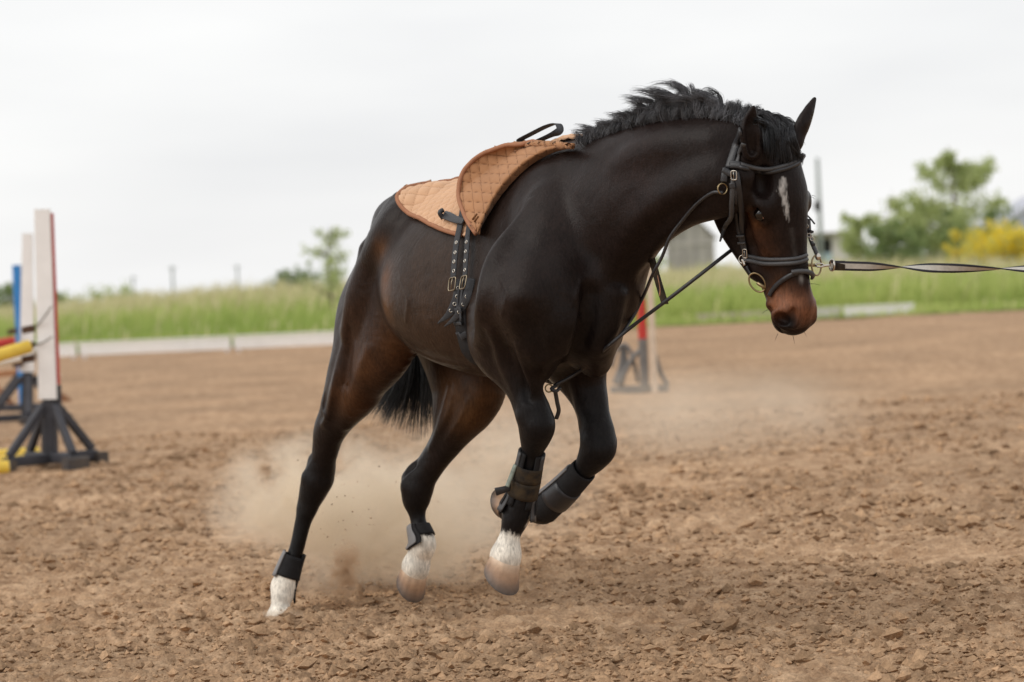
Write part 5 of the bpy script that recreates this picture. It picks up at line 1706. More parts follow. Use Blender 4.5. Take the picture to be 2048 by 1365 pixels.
def flap():
    fold = [(955, 470), (976, 432), (1001, 394), (1030, 360), (1060, 333), (1085, 317), (1110, 305), (1130, 300), (1148, 297)]
    edge = [(953, 470), (932, 436), (919, 396), (919, 366), (933, 336), (965, 308), (1005, 292), (1060, 286), (1144, 297)]
    nu, nv = 150, 90
    Fp = spline([surf(FIELD, x, y, 0.002) for x, y in fold], 20)
    dep = [float((to_world(surf(FIELD, x, y))[1])) for x, y in fold]
    ex = [0.0, 0.10, 0.17, 0.22, 0.25, 0.26, 0.24, 0.17, 0.0]
    Ep = spline([L(x, y, d + e) for (x, y), d, e in zip(edge, dep, ex)], 20)
    ii = np.linspace(0, len(Fp) - 1, nu)
    lerp = lambda A: np.stack([np.interp(ii, np.arange(len(A)), A[:, q]) for q in range(3)], 1)
    Fp, Ep = lerp(Fp), lerp(Ep)
    view = unit(to_local(HO + CAM_F)); s = np.linspace(0, 1, nv)
    t = np.linspace(0, 1, nu)
    P = Fp[:, None] * (1 - s)[None, :, None] + Ep[:, None] * s[None, :, None]
    P = P + view * (0.075 * np.sin(math.pi * s)[None, :, None] * np.sin(math.pi * np.clip(t, 0, 1))[:, None, None] ** 0.7)
    wv = 0.006 * np.sin(t * 9)[:, None] * np.sin(s * math.pi)[None]
    P = P + view * wv[..., None]
    arcu = np.cumsum(np.r_[0, np.linalg.norm(np.diff(P[:, nv // 2], axis=0), axis=1)]); ln = np.linalg.norm(np.diff(P, axis=1), axis=2).sum(1)
    # quilting squares follow world directions on the cloth: near vertical and near horizontal seams
    R = np.stack((CAM_R @ np.stack((HD, HL, (0, 0, 1.0)), 1), [0, 0, 1.0]), 1) if False else None
    W = to_world(P.reshape(-1, 3)).reshape(P.shape)
    a = (W - W[0, 0]) @ unit(CAM_R * 0.98 + CAM_U * 0.12) * 1.15; b = (W - W[0, 0]) @ unit(CAM_U * 0.98 + CAM_R * 0.16) * 1.05
    h, seam = quilt(a, b, 0.036, 0.0065)
    # keep the sheet clear of the back and the pad under it
    Q = W.reshape(-1, 3)
    for it in range(6):
        d = sample(FIELD, to_local(Q)); sgrid = np.tile(s, nu); need = 0.004 + 0.034 * np.clip(sgrid / 0.15, 0, 1)
        Q = Q - CAM_F * np.maximum(need - d, 0)[:, None] * 0.9
    W = Q.reshape(W.shape)
    for it in range(4): W[1:-1, 1:-1] = 0.2 * (W[1:-1, 1:-1] + W[:-2, 1:-1] + W[2:, 1:-1] + W[1:-1, :-2] + W[1:-1, 2:])
    du = np.gradient(W, axis=0); dv = np.gradient(W, axis=1); N = np.cross(du, dv); N /= np.linalg.norm(N, axis=2, keepdims=True) + 1e-12
    if N[nu // 2, nv // 2] @ CAM_F > 0: N = -N; W = W[::-1]; N = N[::-1]; h = h[::-1]; seam = seam[::-1]
    fade = np.minimum(1, np.minimum(np.arange(nu), np.arange(nu)[::-1]) / 8.0)[:, None]
    W = W + N * (h * fade * np.clip(s / 0.2, 0.12, 1)[None])[..., None]
    o, _ = grid_mesh(W, 'front_flap', M_PAD_IN, pad_root, 0.010)
    seam = seam * np.clip((0.8 - np.linspace(0, 1, nu)) / 0.1, 0, 1)[:, None] if W[0, 0] @ CAM_U < W[-1, 0] @ CAM_U else seam * np.clip((np.linspace(0, 1, nu) - 0.2) / 0.1, 0, 1)[:, None]
    seam_paint(o, seam, lin(164, 120, 86), lin(98, 66, 44))  # flap cloth and thread painted darker, the flap's shade put into the colour
    Geo().tube(W[::6, -1], 0.0075, 8, n=2).build('binding', M_BIND, pad_root)
    # two stitched keeper slots near the lower tip
    g = Geo()
    for (x0, y0, x1, y1) in ((946, 440, 955, 429), (950, 445, 958, 434)):
        q = [at(x, y, 0) if False else None for x, y in ()]
        P2 = []
        for x, y in ((x0, y0), (x1, y1)):
            k = np.argmin(np.linalg.norm(project(W.reshape(-1, 3))[:, :2] - (x, y), axis=1)); P2.append(W.reshape(-1, 3)[k] + N.reshape(-1, 3)[k] * 0.003)
        g.tube(P2, 0.0028, 6)
    g.build('seam', M_THREAD, pad_root)


flap()
# dark webbing loop standing up behind the withers
loopc = [(1062, 288, 8.33), (1044, 284, 8.33), (1040, 280, 8.33), (1062, 268, 8.30), (1092, 253, 8.27), (1112, 247, 8.25), (1119, 252, 8.23), (1119, 262, 8.21), (1104, 270, 8.21), (1080, 281, 8.22), (1058, 290, 8.24)]
lp = np.array([at(*p) for p in loopc]); cen = lp.mean(0)
Geo().ribbon(lp, np.array([unit(np.cross(CAM_R * 0.9 + CAM_F * 0.42, np.gradient(lp, axis=0)[i])) for i in range(len(lp))]), 0.025, 0.003, 5).build('webbing_loop', M_WEB, pad_root)

# ---------------------------------------------------------------- girth
girth = thing('girth', to_world(T(-0.1, -0.2, 0.9)), 'black girth with two eyelet straps hanging from the tan pad', 'girth')
b1 = [(937, 425), (932, 455), (927, 480), (923, 505), (921, 530), (919, 562)]
b2 = [(953, 440), (948, 470), (946, 500), (944, 530), (943, 558)]
strap(b1, 0.0285, 0.004, 0.024, 'billet_strap', girth, M_WEB)
strap(b2, 0.0275, 0.004, 0.022, 'billet_strap', girth, M_WEB)
# keeper strap lying across the billets
P, Nn = skin([(901, 441), (912, 444), (926, 449), (942, 452)], 0.030)
P[0] += CAM_U * 0.0; Geo().ribbon(P, Nn, (0.030, 0.030, 0.026, 0.022), 0.005, 6).build('keeper_strap', M_LEATHER, girth)
Geo().tube([P[0] + Nn[0] * 0.004 + CAM_U * 0.014, P[0] + Nn[0] * 0.012 - CAM_R * 0.006, P[0] + Nn[0] * 0.004 - CAM_U * 0.014], 0.008, 8, n=4).build('strap_roll', M_LEATHER, girth)
# wide elastic body of the girth, running down behind the elbow and under the belly
def trunk_at(x, th, lift=0.0):
    top, bot, hw, wf = [float(v) for v in trunk_ring(x)]; mid = bot + (top - bot) * wf
    c, sn = math.cos(th), math.sin(th); hh = (top - mid) if c > 0 else (mid - bot)
    r = 1 / ((abs(sn) / hw) ** 2.15 + (abs(c) / hh) ** 2.15) ** (1 / 2.15) + lift
    z = mid + r * c; return np.array((x, yc(z, x) - r * sn, z)), np.array((0, -sn, c))


def ring_strap(spec, width, thick, name, m, n=2):
    P, Nn = [], []
    for x, deg, lift in spec:
        p, d = trunk_at(x, math.radians(deg)); q = np.arange(-0.01, 0.05, 0.002); v = sample(FIELD, p + q[:, None] * d); k = np.nonzero(v > 0)[0]
        p = p + d * ((q[k[0]] if len(k) else 0.0) + lift); P.append(to_world(p)); Nn.append(d[0] * HD + d[1] * HL + d[2] * np.array((0, 0, 1.0)))
    return Geo().ribbon(P, Nn, width, thick, n).build(name, m, girth)


ring_strap([(-0.162 - 0.012 * math.sin(math.radians(q - 90)), q, 0.009) for q in np.linspace(87, 262, 30)], [0.080] * 9 + [0.070] * 21, 0.007, 'girth_body', M_ELASTIC)
for q, w in ((103, 0.020), (111, 0.012), (118.5, 0.021)):
    ring_strap([(x, q, 0.018) for x in (-0.206, -0.185, -0.165, -0.145, -0.122)], w, 0.003, 'cross_band', M_WEB)
for x in (-0.172, -0.140):
    ring_strap([(x, q, 0.0165) for q in (89, 96, 104, 110)], 0.012, 0.003, 'inner_web', M_WEB)


def eyelet(px, py, lift, parent, p=None, n=None):
    if p is None: P, Nn = skin([(px, py)], lift); p, n = P[0], Nn[0]
    Geo().torus(p, n, 0.0052, 0.0017, 16, 6).build('eyelet', M_NICKEL, parent)


for x, y in ((926, 491), (924, 510), (922, 527.5), (922, 545.5)): eyelet(x, y, 0.0285, girth)
for x, y in ((946.5, 489), (945, 507.5), (944, 526), (944, 544)): eyelet(x, y, 0.0265, girth)
# loose strap ends blown back from the buckles
for pts, ey in (([(919, 560, .024), (917, 580, .030), (913, 600, .036), (905, 618, .044), (895, 632, .050), (876, 647, .056)], [(916.5, 576.5), (914.5, 593.5), (909.5, 608.5), (902, 621.5)]),
                ([(942, 558, .024), (938, 578, .030), (933, 598, .036), (925, 614, .044), (913, 634, .050), (890, 653, .056)], [(936, 575.5), (933.5, 593.5), (927, 609), (918.5, 624)])):
    P, Nn = [], []
    for x, y, l in pts:
        p = S(x, y); n = grad(p); P.append(p + TOCAM(p) * l); Nn.append(unit(n * 0.4 + TOCAM(p)))
    P, Nn = np.array(P), np.array(Nn)
    tl = Geo().ribbon(P, Nn, (0.028, 0.029, 0.029, 0.027, 0.020, 0.004), 0.0035, 6).build('strap_end', M_WEB, girth)
    pp = project(P); 
    for x, y in ey:
        l = np.interp(y, pp[:, 1], [q[2] for q in pts]); p = S(x, y); p = p + TOCAM(p) * (l + 0.0045); eyelet(0, 0, 0, tl, p, TOCAM(p))


def buckle(c, ex, ey, w, h, r, m, name, parent):
    """rectangular wire buckle with a prong"""
    k = 0.2 * min(w, h); P = []
    for sx, sy, a0 in ((1, 1, 0), (-1, 1, 90), (-1, -1, 180), (1, -1, 270)):
        for a in (0, 45, 90):
            t = math.radians(a0 + a); P.append(c + ex * (sx * (w / 2 - k) + k * math.cos(t)) + ey * (sy * (h / 2 - k) + k * math.sin(t)))
    P.append(P[0]); b = Geo().tube(P, r, 6, cap=False).build(name, m, parent)
    Geo().tube([c - ey * h / 2, c + ey * h * 0.1 + np.cross(ex, ey) * 0.003, c + ey * h * 0.5], r * 0.7, 6).build('prong', m, b)
    return b


for x, y in ((917, 566), (940, 564)):
    P, Nn = skin([(x + 3, y + 5)], 0.027); n = Nn[0]; ex = unit(np.cross(CAM_U, n)); ey = np.cross(n, ex)
    if ex @ CAM_R < 0: ex = -ex; ey = -ey
    buckle(P[0] + n * 0.003, unit(ex + ey * 0.1), ey, 0.040, 0.042, 0.0024, M_OLD, 'buckle', girth)

# ---------------------------------------------------------------- bridle
bridle = thing('bridle', to_world(H(0.1, -0.08, 0)), 'black leather bridle with padded browband and double noseband', 'bridle')
strap([(1484, 262), (1476, 285), (1467, 312), (1459, 338)], 0.024, 0.006, 0.004, 'headpiece', bridle, M_LEATHER)
strap([(1488, 286), (1481, 306), (1474, 330)], 0.014, 0.004, 0.004, 'cheek_strap', bridle, M_LEATHER_W)
# browband across the forehead, two padded rolls
for dy, w in ((-3.4, 0.010), (3.0, 0.011)):
    P, Nn = skin([(1461, 331 + dy), (1476, 332 + dy), (1492, 335.5 + dy), (1515, 338.5 + dy), (1540, 340 + dy), (1563, 337.5 + dy), (1583, 330 + dy), (1596, 321 + dy), (1603, 310 + dy)], 0.007)
    Geo().tube(P, w / 2 + 0.0015, 8, n=5).build('browband', M_LEATHER_W if dy < 0 else M_LEATHER, bridle)
strap([(1463, 333), (1474, 333), (1482, 334)], 0.019, 0.006, 0.009, 'browband_loop', bridle, M_LEATHER)
# wide keeper with buckle below the browband
strap([(1447, 341), (1456, 346), (1466, 350)], 0.018, 0.006, 0.009, 'keeper', bridle, M_LEATHER)
strap([(1453, 338), (1450, 352), (1449, 364)], 0.020, 0.006, 0.006, 'side_strap', bridle, M_LEATHER)
P, Nn = skin([(1471, 351)], 0.016); n = Nn[0]; ex = unit(np.cross(CAM_U, n)); ey = np.cross(n, ex); buckle(P[0], ex, ey, 0.017, 0.026, 0.0016, M_NICKEL, 'buckle', bridle)
P, Nn = skin([(1447, 376)], 0.012); Geo().torus(P[0], unit(TOCAM(P[0]) + 0.5 * CAM_R), 0.0155, 0.0022, 28, 8).build('rein_ring', M_BRASS, bridle); RING_PT = P[0]
# throat lash with its free end, cheekpiece, noseband hanger
P, Nn = skin([(1467, 356), (1466, 380), (1464, 405), (1461, 430), (1454, 452)], 0.008); q = at(1440, 483, project(P[-1])[2] - 0.01)
Geo().tube(np.vstack((P, [q])), (0.006, 0.0075, 0.0075, 0.0075, 0.007, 0.003), 10, n=5).build('throat_lash', M_LEATHER_W, bridle)
strap([(1465, 366), (1467, 376)], 0.018, 0.005, 0.010, 'keeper', bridle, M_LEATHER)
strap([(1474, 345), (1478, 380), (1482, 420), (1486, 460), (1490, 490), (1494, 512)], 0.0165, 0.004, 0.004, 'cheekpiece', bridle, M_LEATHER)
strap([(1469, 362), (1471, 400), (1475, 440), (1483, 480), (1489, 505)], 0.012, 0.004, 0.003, 'noseband_hanger', bridle, M_LEATHER)
for x, y in ((1484, 470), (1486, 484)): strap([(x - 7, y), (x + 1, y), (x + 8, y - 1)], 0.007, 0.004, 0.008, 'keeper', bridle, M_LEATHER_W)
P, Nn = skin([(1494, 507)], 0.012); n = Nn[0]; ex = unit(np.cross(CAM_U, n)); buckle(P[0], ex, np.cross(n, ex), 0.014, 0.026, 0.0016, M_NICKEL, 'buckle', bridle)
# noseband, two rolls, going on round the far side
for dy, r in ((-4.5, 0.0058), (4.0, 0.0072)):
    P, Nn = skin([(1488, 515 + dy), (1505, 518 + dy), (1530, 521.5 + dy), (1558, 523 + dy), (1585, 522 + dy), (1600, 519.5 + dy), (1608, 516 + dy)], 0.006)
    e = P[-1] + (P[-1] - P[-2]) * 0.35 + CAM_F * 0.02; e2 = e + CAM_F * 0.05 - CAM_R * 0.004
    Geo().tube(np.vstack((P, [e, e2])), r, 10, n=5).build('noseband', M_LEATHER_W, bridle)
# flash: loop over the nose and strap slanting down to the chin
P, Nn = skin([(1584, 544), (1598, 542), (1610, 544), (1617, 550)], 0.009); e = P[-1] + CAM_F * 0.02 - CAM_U * 0.008
Geo().ribbon(np.vstack((P, [e])), np.vstack((Nn, [Nn[-1]])), 0.014, 0.008, 5, bulge=0.4).build('flash_loop', M_LEATHER_W, bridle)
strap([(1598, 545), (1585, 549), (1570, 558), (1556, 570), (1546, 583), (1542, 592)], 0.014, 0.005, 0.004, 'flash_strap', bridle, M_LEATHER, bulge=0.4)
# bit rings and bar
P, Nn = skin([(1520, 562)], 0.012); bc = P[0]; nb = unit(Nn[0] * 0.5 + TOCAM(P[0]) * 0.8)
e1 = unit(at(1537, 585, 7.5) - at(1506, 544, 7.5))
Geo().torus(bc, nb, 0.031, 0.0028, 36, 8, ex=e1, ratio=0.72).build('bit_ring', M_BRASS, bridle)
Geo().tube([bc, S(1534, 578) + CAM_F * 0.01], 0.006, 8).build('bit_bar', M_BRASS, bridle)
P, Nn = skin([(1489, 518), (1494, 530)], 0.010); Geo().tube([P[0], (P[0] + P[1]) / 2, P[1]], 0.006, 8, n=3).build('hook', M_NICKEL, bridle)
P, Nn = skin([(1489, 518)], 0.010); Geo().torus(P[0], unit(TOCAM(P[0]) - 0.6 * CAM_R), 0.012, 0.002, 20, 6).build('curb_ring', M_NICKEL, bridle)
strap([(1496, 532), (1500, 541), (1505, 548)], 0.010, 0.004, 0.006, 'chin_strap', bridle, M_LEATHER)
# far side cheekpiece seen past the face, with keepers and buckles
DFAR = float(S(1604, 470)[1]) + 0.065
fp = np.array([at(1616, 438, DFAR), at(1617, 455, DFAR), at(1619, 475, DFAR), at(1625, 492, DFAR), at(1631, 505, DFAR), at(1634, 515, DFAR)])
nf = unit(CAM_R * 0.75 - CAM_F * 0.66)
Geo().ribbon(fp, nf, 0.015, 0.005, 5).build('cheekpiece', M_LEATHER, bridle)
fp2 = np.array([at(1612, 430, DFAR), at(1622, 440, DFAR - .01), at(1629, 449, DFAR - .01)]); Geo().ribbon(fp2, nf, 0.005, 0.003, 4).build('strap_end', M_LEATHER, bridle)
for x, y in ((1613, 453), (1618, 471), (1624, 478)):
    Geo().torus(at(x, y, DFAR - 0.012), -CAM_F, 0.0055, 0.0014, 16, 6).build('small_buckle', M_NICKEL, bridle)
for x, y in ((1622, 462), (1625, 487)):
    Geo().box(at(x - 4, y, DFAR - .012), at(x + 5, y + 3, DFAR - .012), 0.006, 0.008).build('keeper', M_LEATHER, bridle)
rc = at(1633, 531, DFAR - 0.004)
Geo().torus(rc, unit(-CAM_F * 0.62 + CAM_R * 0.78), 0.030, 0.0027, 32, 8, ex=CAM_U, ratio=0.9).build('bit_ring', M_BRASS, bridle)
Geo().sphere(at(1636, 514, DFAR - 0.01), (0.009, 0.007, 0.011), 12, 8).build('ring_loop', M_NICKEL, bridle)
Geo().tube([rc, at(1612, 530, DFAR + 0.01), at(1604, 534, DFAR + .0)], 0.005, 8).build('bit_bar', M_BRASS, bridle)

# ---------------------------------------------------------------- side reins and hanging strap
rein = thing('draw_rein', at(1215, 690, 7.9), 'thin black draw rein from the girth between the forelegs to the bridle', 'rein')
gp = at(1108, 772, 8.02)
chest1 = S(1215, 694); chest2 = S(1160, 742)
low = np.array([gp, chest2 + TOCAM(chest2) * 0.012, chest1 + TOCAM(chest1) * 0.012, at(1262, 655, 7.86), at(1330, 604, 7.72), at(1400, 550, 7.67), at(1452, 509, 7.70), at(1476, 491, 7.78)])
Geo().tube(low, 0.0058, 8, n=6).build('lower_rein', M_LEATHER, rein)
c0 = S(1283, 590); c1 = S(1262, 640)
up_ = np.array([RING_PT + np.array((0, -0.004, -0.012)), S(1425, 386) + TOCAM(S(1425, 386)) * 0.010, S(1395, 407) + TOCAM(S(1395, 407)) * 0.012, S(1366, 440) + TOCAM(S(1366, 440)) * 0.012, at(1340, 475, 7.66), at(1325, 512, 7.69), at(1305, 550, 7.73), c0 + TOCAM(c0) * 0.010 + CAM_R * 0.008,
                c1 + TOCAM(c1) * 0.012, at(1240, 672, 7.88), chest1 + TOCAM(chest1) * 0.02])
Geo().tube(up_, 0.0052, 8, n=6).build('upper_rein', M_LEATHER, rein)
Geo().torus(at(1098, 777, 8.0), unit(-CAM_F + CAM_R * 0.3), 0.012, 0.0025, 20, 6).build('ring', M_BRASS, rein)
Geo().tube([at(1112, 772, 8.01), at(1103, 778, 8.0), at(1112, 783, 8.0), at(1120, 776, 8.01)], 0.006, 8, n=4).build('snap', M_LEATHER, rein)
Geo().ribbon([at(1110, 782, 8.02), at(1114, 805, 8.04), at(1117, 822, 8.05), at(1112, 838, 8.06)], unit(-CAM_F + CAM_R * 0.5), 0.014, 0.004, 5).build('loop_end', M_LEATHER, rein)
ms = thing('martingale_strap', at(1312, 560, 7.8), 'short brownish black strap hanging from the neck down to the rein', 'strap')
Geo().ribbon([at(1285, 470, 7.95), at(1299, 505, 7.92), at(1308, 535, 7.86), at(1318, 570, 7.79), at(1330, 609, 7.725)], unit(-CAM_F + CAM_R * 0.15), 0.0215, 0.0045, 5).build('strap', M_DIRTY, ms)
Geo().tube([at(1315, 552, 7.80), at(1320, 578, 7.755), at(1319, 592, 7.735)], 0.0016, 5, n=3).build('stitching', M_BIND, ms)

# ---------------------------------------------------------------- lunge line
line = thing('lunge_line', at(1660, 532, DFAR - .02), 'grey and black webbing lunge line clipped to the bit, running out right', 'lunge line')
n = 160; tt = np.linspace(0, 1, n); gV = []; gC = []
x = 1662 + 620 * tt; y = 531.5 + 6.5 * tt + 3.0 * np.sin(tt * math.pi); dep = DFAR - 0.012 - 0.05 * tt
ctr = np.array([at(a, b, d) for a, b, d in zip(x, y, dep)])
ph = np.interp(x, [1662, 1735, 1795, 1880, 1990, 2100, 2282], [0.15, 0.35, 1.45, 3.2, 4.55, 6.2, 8.5])
blk, pale = np.array(lin(52, 52, 58)), np.array(lin(186, 182, 174))
prof = [(-0.5, -1), (-0.5, 1), (-0.28, 1), (-0.27, 1), (0.27, 1), (0.28, 1), (0.5, 1), (0.5, -1), (0.28, -1), (0.27, -1), (-0.27, -1), (-0.28, -1)]
pcol = [blk, blk, blk, pale, pale, blk, blk, blk, blk, pale, pale, blk]
for i in range(n):
    up_v, dn = CAM_U, -CAM_F
    wv = math.cos(ph[i]) * up_v + math.sin(ph[i]) * dn; nv_ = -math.sin(ph[i]) * up_v + math.cos(ph[i]) * dn
    for (a, b), c in zip(prof, pcol): gV.append(ctr[i] + wv * a * 0.0285 + nv_ * b * 0.0017); gC.append(c)
m = len(prof)
F = [(i * m + k, i * m + (k + 1) % m, (i + 1) * m + (k + 1) % m, (i + 1) * m + k) for i in range(n - 1) for k in range(m)]
M_LUNGE = mat('lunge_webbing', rough=0.8, spec=0.25, attr='tint', bump=0.3, bscale=500, var=0.12, scale=70)
g = Geo(); g.add(gV, F, np.array(gC)); g.build('webbing', M_LUNGE, line)
cl = Geo(); cl.torus(at(1664, 531, DFAR - .012), unit(CAM_R + 0.35 * CAM_F), 0.0155, 0.0034, 24, 8); sw = cl.build('swivel', M_NICKEL, line)
Geo().tube([at(1661, 531, DFAR - .012), at(1650, 532, DFAR - .014), at(1644, 534, DFAR - .014)], (0.0035, 0.004, 0.003), 8, n=4).build('clip_shank', M_NICKEL, line)
Geo().torus(at(1639, 531, DFAR - .010), unit(-CAM_F + CAM_U * 1.3), 0.0115, 0.0028, 24, 8, ex=CAM_R, ratio=0.75).build('clip_hook', M_NICKEL, line)
Geo().box(at(1667, 531.5, DFAR - .012), at(1690, 531.8, DFAR - .013), 0.008, 0.029, CAM_U).build('stitched_end', M_DIRTY, line)


# ---------------------------------------------------------------- leg boots
def leg_axis(J, keys, ext=0):
    pts = [J[k] for k in keys]; return spline(pts, 10)


def shell(axis, t0, t1, prof, a0, a1, name, m, parent, fwd=FWD, thick=0.005, seg=26, rings=16, top=None):
    """wrap round a leg axis between fractions t0..t1; prof(t, a) gives the distance from the axis; a = 0 faces forward"""
    ii = np.linspace(t0, t1, rings) * (len(axis) - 1); A = np.stack([np.interp(ii, np.arange(len(axis)), axis[:, q]) for q in range(3)], 1)
    Tn = np.gradient(A, axis=0); V = []
    full = abs(a1 - a0) > 6.2
    for layer in (1, 0):
        for i in range(rings):
            t = unit(Tn[i]); f = unit(fwd - t * (fwd @ t)); s = np.cross(t, f)
            for k in range(seg):
                a = a0 + (a1 - a0) * k / (seg - (0 if full else 1))
                tt = i / (rings - 1); r = prof(tt, a) + (thick if layer else 0)
                off = top(tt, (k / (seg - 1)) * 2 - 1) if top else 0
                V.append(A[i] + t * off + (f * math.cos(a) + s * math.sin(a)) * r)
    F = []; o = rings * seg; ks = seg if full else seg - 1
    for i in range(rings - 1):
        for k in range(ks):
            k2 = (k + 1) % seg; a, b, c, d = i * seg + k, i * seg + k2, (i + 1) * seg + k2, (i + 1) * seg + k
            F.append((a, b, c, d)); F.append((o + d, o + c, o + b, o + a))
    for k in range(ks):
        k2 = (k + 1) % seg; F.append((k2, k, o + k, o + k2)); a, b = (rings - 1) * seg + k, (rings - 1) * seg + k2; F.append((a, b, o + b, o + a))
    if not full:
        for i in range(rings - 1):
            a, b = i * seg, (i + 1) * seg; F.append((a, b, o + b, o + a)); a, b = a + seg - 1, b + seg - 1; F.append((b, a, o + a, o + b))
    g = Geo(); g.add(to_world(np.array(V)), F); return g.build(name, m, parent)


def boot_root(J, label):
    c = to_world(J['fet']); return thing('leg_boot', c, label, 'leg boot', 'protective boots on the four legs')


# near fore: tall tendon boot with two straps
bt = boot_root(RF, 'black tendon boot with two wide straps on the near foreleg')
ax = leg_axis(RF, ('ctop', 'cmid', 'fet', 'past'))
toc = unit(to_local(np.array((0, 0, CAM_H))) - RF['cmid'])
shell(ax, -0.0, 0.60, lambda t, a: 0.034 + 0.012 * t + 0.006 * (math.cos(a) < -0.3), 0.45, 2 * math.pi - 0.45, 'boot_body', M_ELASTIC, bt, fwd=toc)
shell(ax, 0.0, 0.72, lambda t, a: 0.039 + 0.012 * t ** 2 + 0.010 * max(0, t - 0.75) * 4, 0.9, 1.9, 'inner_shell', M_SHELL_D, bt, fwd=toc, seg=14)
shell(ax, 0.0, 0.74, lambda t, a: 0.039 + 0.012 * t ** 2 + 0.010 * max(0, t - 0.75) * 4, -1.9, -0.9, 'outer_shell', M_SHELL_D, bt, fwd=toc, seg=14)
shell(ax, 0.16, 0.33, lambda t, a: 0.0405 + 0.002 * t, 0, 2 * math.pi, 'strap', M_DIRTY, bt, fwd=toc, rings=6)
shell(ax, 0.335, 0.50, lambda t, a: 0.0425 + 0.003 * t, 0, 2 * math.pi, 'strap', M_DIRTY, bt, fwd=toc, rings=6)
shell(ax, 0.48, 0.76, lambda t, a: 0.043 + 0.012 * math.sin(t * math.pi * 0.8), 1.2, 2 * math.pi - 1.2, 'fetlock_cup', M_ELASTIC, bt, fwd=toc, rings=10)
dd = 7.99
Geo().ribbon([at(1022, 975, dd + .07), at(1006, 980, dd + .06), at(991, 984, dd + .06)], unit(-CAM_F - CAM_U * 0.2), (0.020, 0.022, 0.026), 0.004, 4).build('strap_tip', M_LEATHER, bt)
Geo().ribbon([at(1032, 930, dd + .05), at(1025, 948, dd + .05), at(1018, 966, dd + .05), at(1015, 974, dd + .05)], unit(-CAM_F - CAM_R * .6), 0.014, 0.006, 4).build('clasp', mat('greenish_clasp', lin(120, 128, 118), 0.6, var=0.3, scale=60), bt)

# off fore: grey shell behind the folded cannon
bt = boot_root(LF, 'black boot with grey rear shell on the folded far foreleg')
ax = leg_axis(LF, ('ctop', 'cmid', 'fet'))
shell(ax, -0.02, 0.98, lambda t, a: 0.038 + 0.008 * t, 0, 2 * math.pi, 'boot_body', M_ELASTIC, bt, fwd=FWD)
upv = unit(to_local(HO + CAM_U - 0.35 * CAM_R))
shell(ax, 0.15, 1.0, lambda t, a: 0.044 + 0.009 * t, -0.75, 0.75, 'grey_shell', M_SHELL, bt, fwd=upv, seg=14)
shell(ax, 0.40, 0.72, lambda t, a: 0.0435 + 0.004 * t, 0.85, 2 * math.pi - 0.85, 'strap', M_LEATHER, bt, fwd=upv, rings=6)

# hind fetlock boots
for J, lab, k in ((RH, 'low black fetlock boot with grey edge on the planted near hind leg', -1), (LH, 'fetlock boot with large light grey shell on the lifted far hind leg', 1)):
    bt = boot_root(J, lab); ax = leg_axis(J, ('cmid', 'fet', 'past'))
    toc = unit(to_local(np.array((0, 0, CAM_H))) - J['fet'])
    if k < 0:
        shell(ax, 0.10, 0.36, lambda t, a: 0.0345 + 0.009 * t, 0, 2 * math.pi, 'strap', M_ELASTIC, bt, fwd=toc, rings=8)
        shell(ax, 0.08, 0.40, lambda t, a: 0.039 + 0.010 * t, 0.9, 2.1, 'grey_shell', M_SHELL, bt, fwd=toc, seg=12, rings=8)
        shell(ax, 0.06, 0.86, lambda t, a: 0.036 + 0.012 * t, -2.3, -0.95, 'boot_tail', M_ELASTIC, bt, fwd=toc, seg=14, top=lambda t, s: -0.05 * max(0, abs(s) - 0.2) * t)
    else:
        shell(ax, 0.02, 0.30, lambda t, a: 0.034 + 0.009 * t, 0, 2 * math.pi, 'strap', M_ELASTIC, bt, fwd=toc, rings=8)
        shell(ax, -0.06, 0.80, lambda t, a: 0.040 + 0.015 * t - 0.012 * max(0, t - .7), 0.62, 1.95, 'grey_shell', M_SHELL, bt, fwd=toc, seg=16, top=lambda t, s: -0.06 * max(0, -s) * t)
        shell(ax, 0.0, 0.78, lambda t, a: 0.037 + 0.012 * t, 0.30, 2.1, 'boot_lining', M_ELASTIC, bt, fwd=toc, seg=16, top=lambda t, s: -0.07 * max(0, -s) * t)


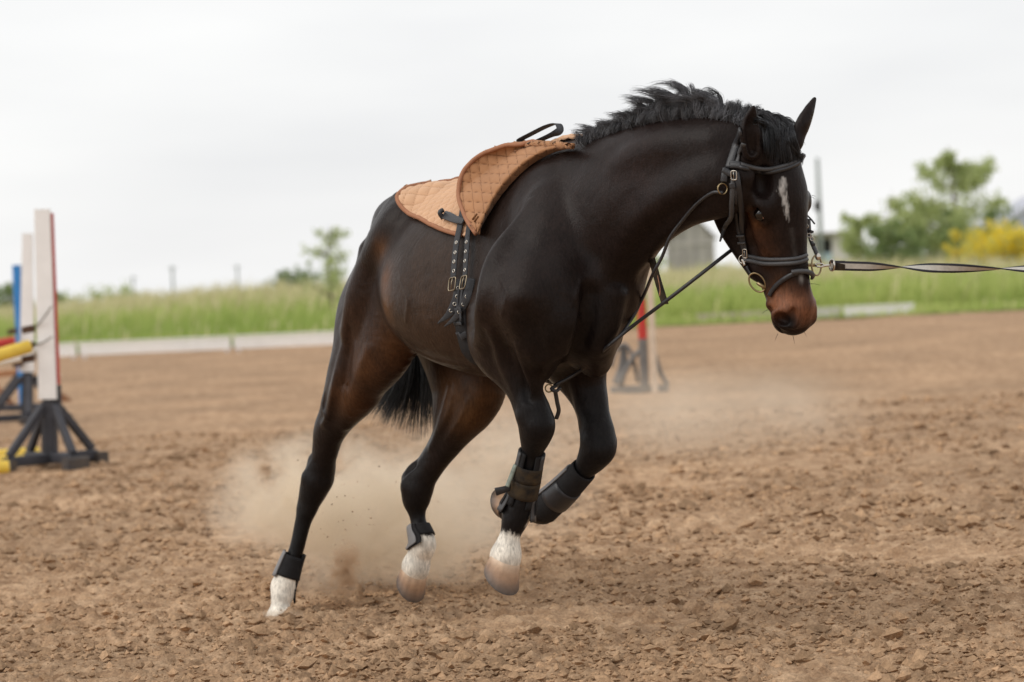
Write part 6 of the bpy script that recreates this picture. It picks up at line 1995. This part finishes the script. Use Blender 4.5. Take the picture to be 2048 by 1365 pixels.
# ================================================================ dust
def dust(px, py, D, size, density, label, color=(0.985, 0.895, 0.76), nscale=2.4, lo=0.36, hi=0.68, power=1.0, fall=1.0, tilt=(0, 0, 0), squash=1.0):
    c = at(px, py, D)
    g = Geo(); g.sphere((0, 0, 0), 1.0, 24, 16)
    m = bpy.data.materials.new('dust'); m.use_nodes = True; nt = m.node_tree; nt.nodes.clear(); N = nt.nodes.new; Lk = nt.links.new
    tc = N('ShaderNodeTexCoord'); le = N('ShaderNodeVectorMath'); le.operation = 'LENGTH'; Lk(tc.outputs['Object'], le.inputs[0])
    mr = N('ShaderNodeMapRange'); mr.interpolation_type = 'SMOOTHSTEP'; mr.inputs[1].default_value = 1.0; mr.inputs[2].default_value = 1.0 - 0.85 * fall; mr.inputs[3].default_value = 0; mr.inputs[4].default_value = 1
    Lk(le.outputs['Value'], mr.inputs[0])
    mp = N('ShaderNodeMapping'); mp.inputs['Scale'].default_value = tuple(s / max(size) for s in size); mp.inputs['Location'].default_value = (px * 0.013, py * 0.01, D); Lk(tc.outputs['Object'], mp.inputs[0])
    nz = N('ShaderNodeTexNoise'); nz.inputs['Scale'].default_value = nscale; nz.inputs['Detail'].default_value = 4; nz.inputs['Roughness'].default_value = 0.55; nz.inputs['Distortion'].default_value = 0.6
    Lk(mp.outputs[0], nz.inputs['Vector'])
    m2 = N('ShaderNodeMapRange'); m2.inputs[1].default_value = lo; m2.inputs[2].default_value = hi; m2.inputs[3].default_value = 0.0; m2.inputs[4].default_value = 1.0; Lk(nz.outputs[0], m2.inputs[0])
    mu = N('ShaderNodeMath'); mu.operation = 'MULTIPLY'; Lk(mr.outputs[0], mu.inputs[0]); Lk(m2.outputs[0], mu.inputs[1])
    md = N('ShaderNodeMath'); md.operation = 'MULTIPLY'; md.inputs[1].default_value = density; Lk(mu.outputs[0], md.inputs[0])
    pv = N('ShaderNodeVolumePrincipled'); pv.inputs['Color'].default_value = (*color, 1); pv.inputs['Anisotropy'].default_value = 0.15; Lk(md.outputs[0], pv.inputs['Density'])
    o = N('ShaderNodeOutputMaterial'); Lk(pv.outputs[0], o.inputs['Volume'])
    ob = g.build('dust_cloud', m); ob.location = c; ob.scale = size; ob.rotation_euler = tilt
    tag(ob, label, 'dust', kind='stuff'); return ob


dust(640, 1010, 9.85, (0.50, 0.35, 0.34), 19.0, 'pale dust cloud rising behind the planted hind leg', lo=0.40, hi=0.64)
dust(800, 1060, 9.75, (0.55, 0.35, 0.30), 15.0, 'pale dust hanging between the hind legs', lo=0.38, hi=0.64)
dust(960, 960, 10.3, (0.60, 0.40, 0.36), 5.5, 'thin dust veil behind the raised foreleg')
dust(1330, 830, 13.5, (1.6, 0.9, 0.30), 1.2, 'low thin dust drifting over the soil behind the forelegs')
dust(690, 1140, 9.35, (0.075, 0.07, 0.135), 190.0, 'brown spurt of soil dust behind the planted hoof', color=(0.78, 0.62, 0.46), nscale=4.5, lo=0.45, hi=0.68, fall=1.0, tilt=(0, 0.2, 0))
dust(640, 1165, 9.40, (0.16, 0.10, 0.08), 14.0, 'low puff of dust right of the planted hoof', color=(0.86, 0.74, 0.6), nscale=2.8)
dust(556, 1240, 9.15, (0.14, 0.09, 0.045), 26.0, 'small puff of dust around the planted hoof', color=(0.86, 0.74, 0.6), nscale=2.8)


def flying_crumbs():
    V = []; F = []; n = 0
    tet = np.array([(1, 0, -0.5), (-0.6, 0.8, -0.4), (-0.6, -0.8, -0.5), (0, 0, 0.9), (0.4, 0.5, 0.5)])
    fc = [(0, 1, 4), (1, 3, 4), (3, 0, 4), (1, 2, 3), (2, 0, 3), (0, 2, 1)]
    for i in range(170):
        c = ((690, 1100, 55, 70), (580, 1225, 55, 22), (720, 1010, 90, 70))[i % 3]
        p = at(RNG.normal(c[0], c[2]), RNG.normal(c[1], c[3]), RNG.uniform(9.1, 9.7)); s = np.exp(RNG.normal(-6.1, 0.45))
        if p[2] < 0.02: p[2] = 0.02 + 0.02 * RNG.random()
        V.append(p + tet * s * RNG.uniform(0.7, 1.3, (5, 1))); F += [tuple(k + n for k in f) for f in fc]; n += 5
    tag(raw_mesh('flying_crumbs', np.vstack(V), F, M_SOIL, smooth=False), 'crumbs of soil thrown up behind the hind hooves', 'soil', kind='stuff')


flying_crumbs()
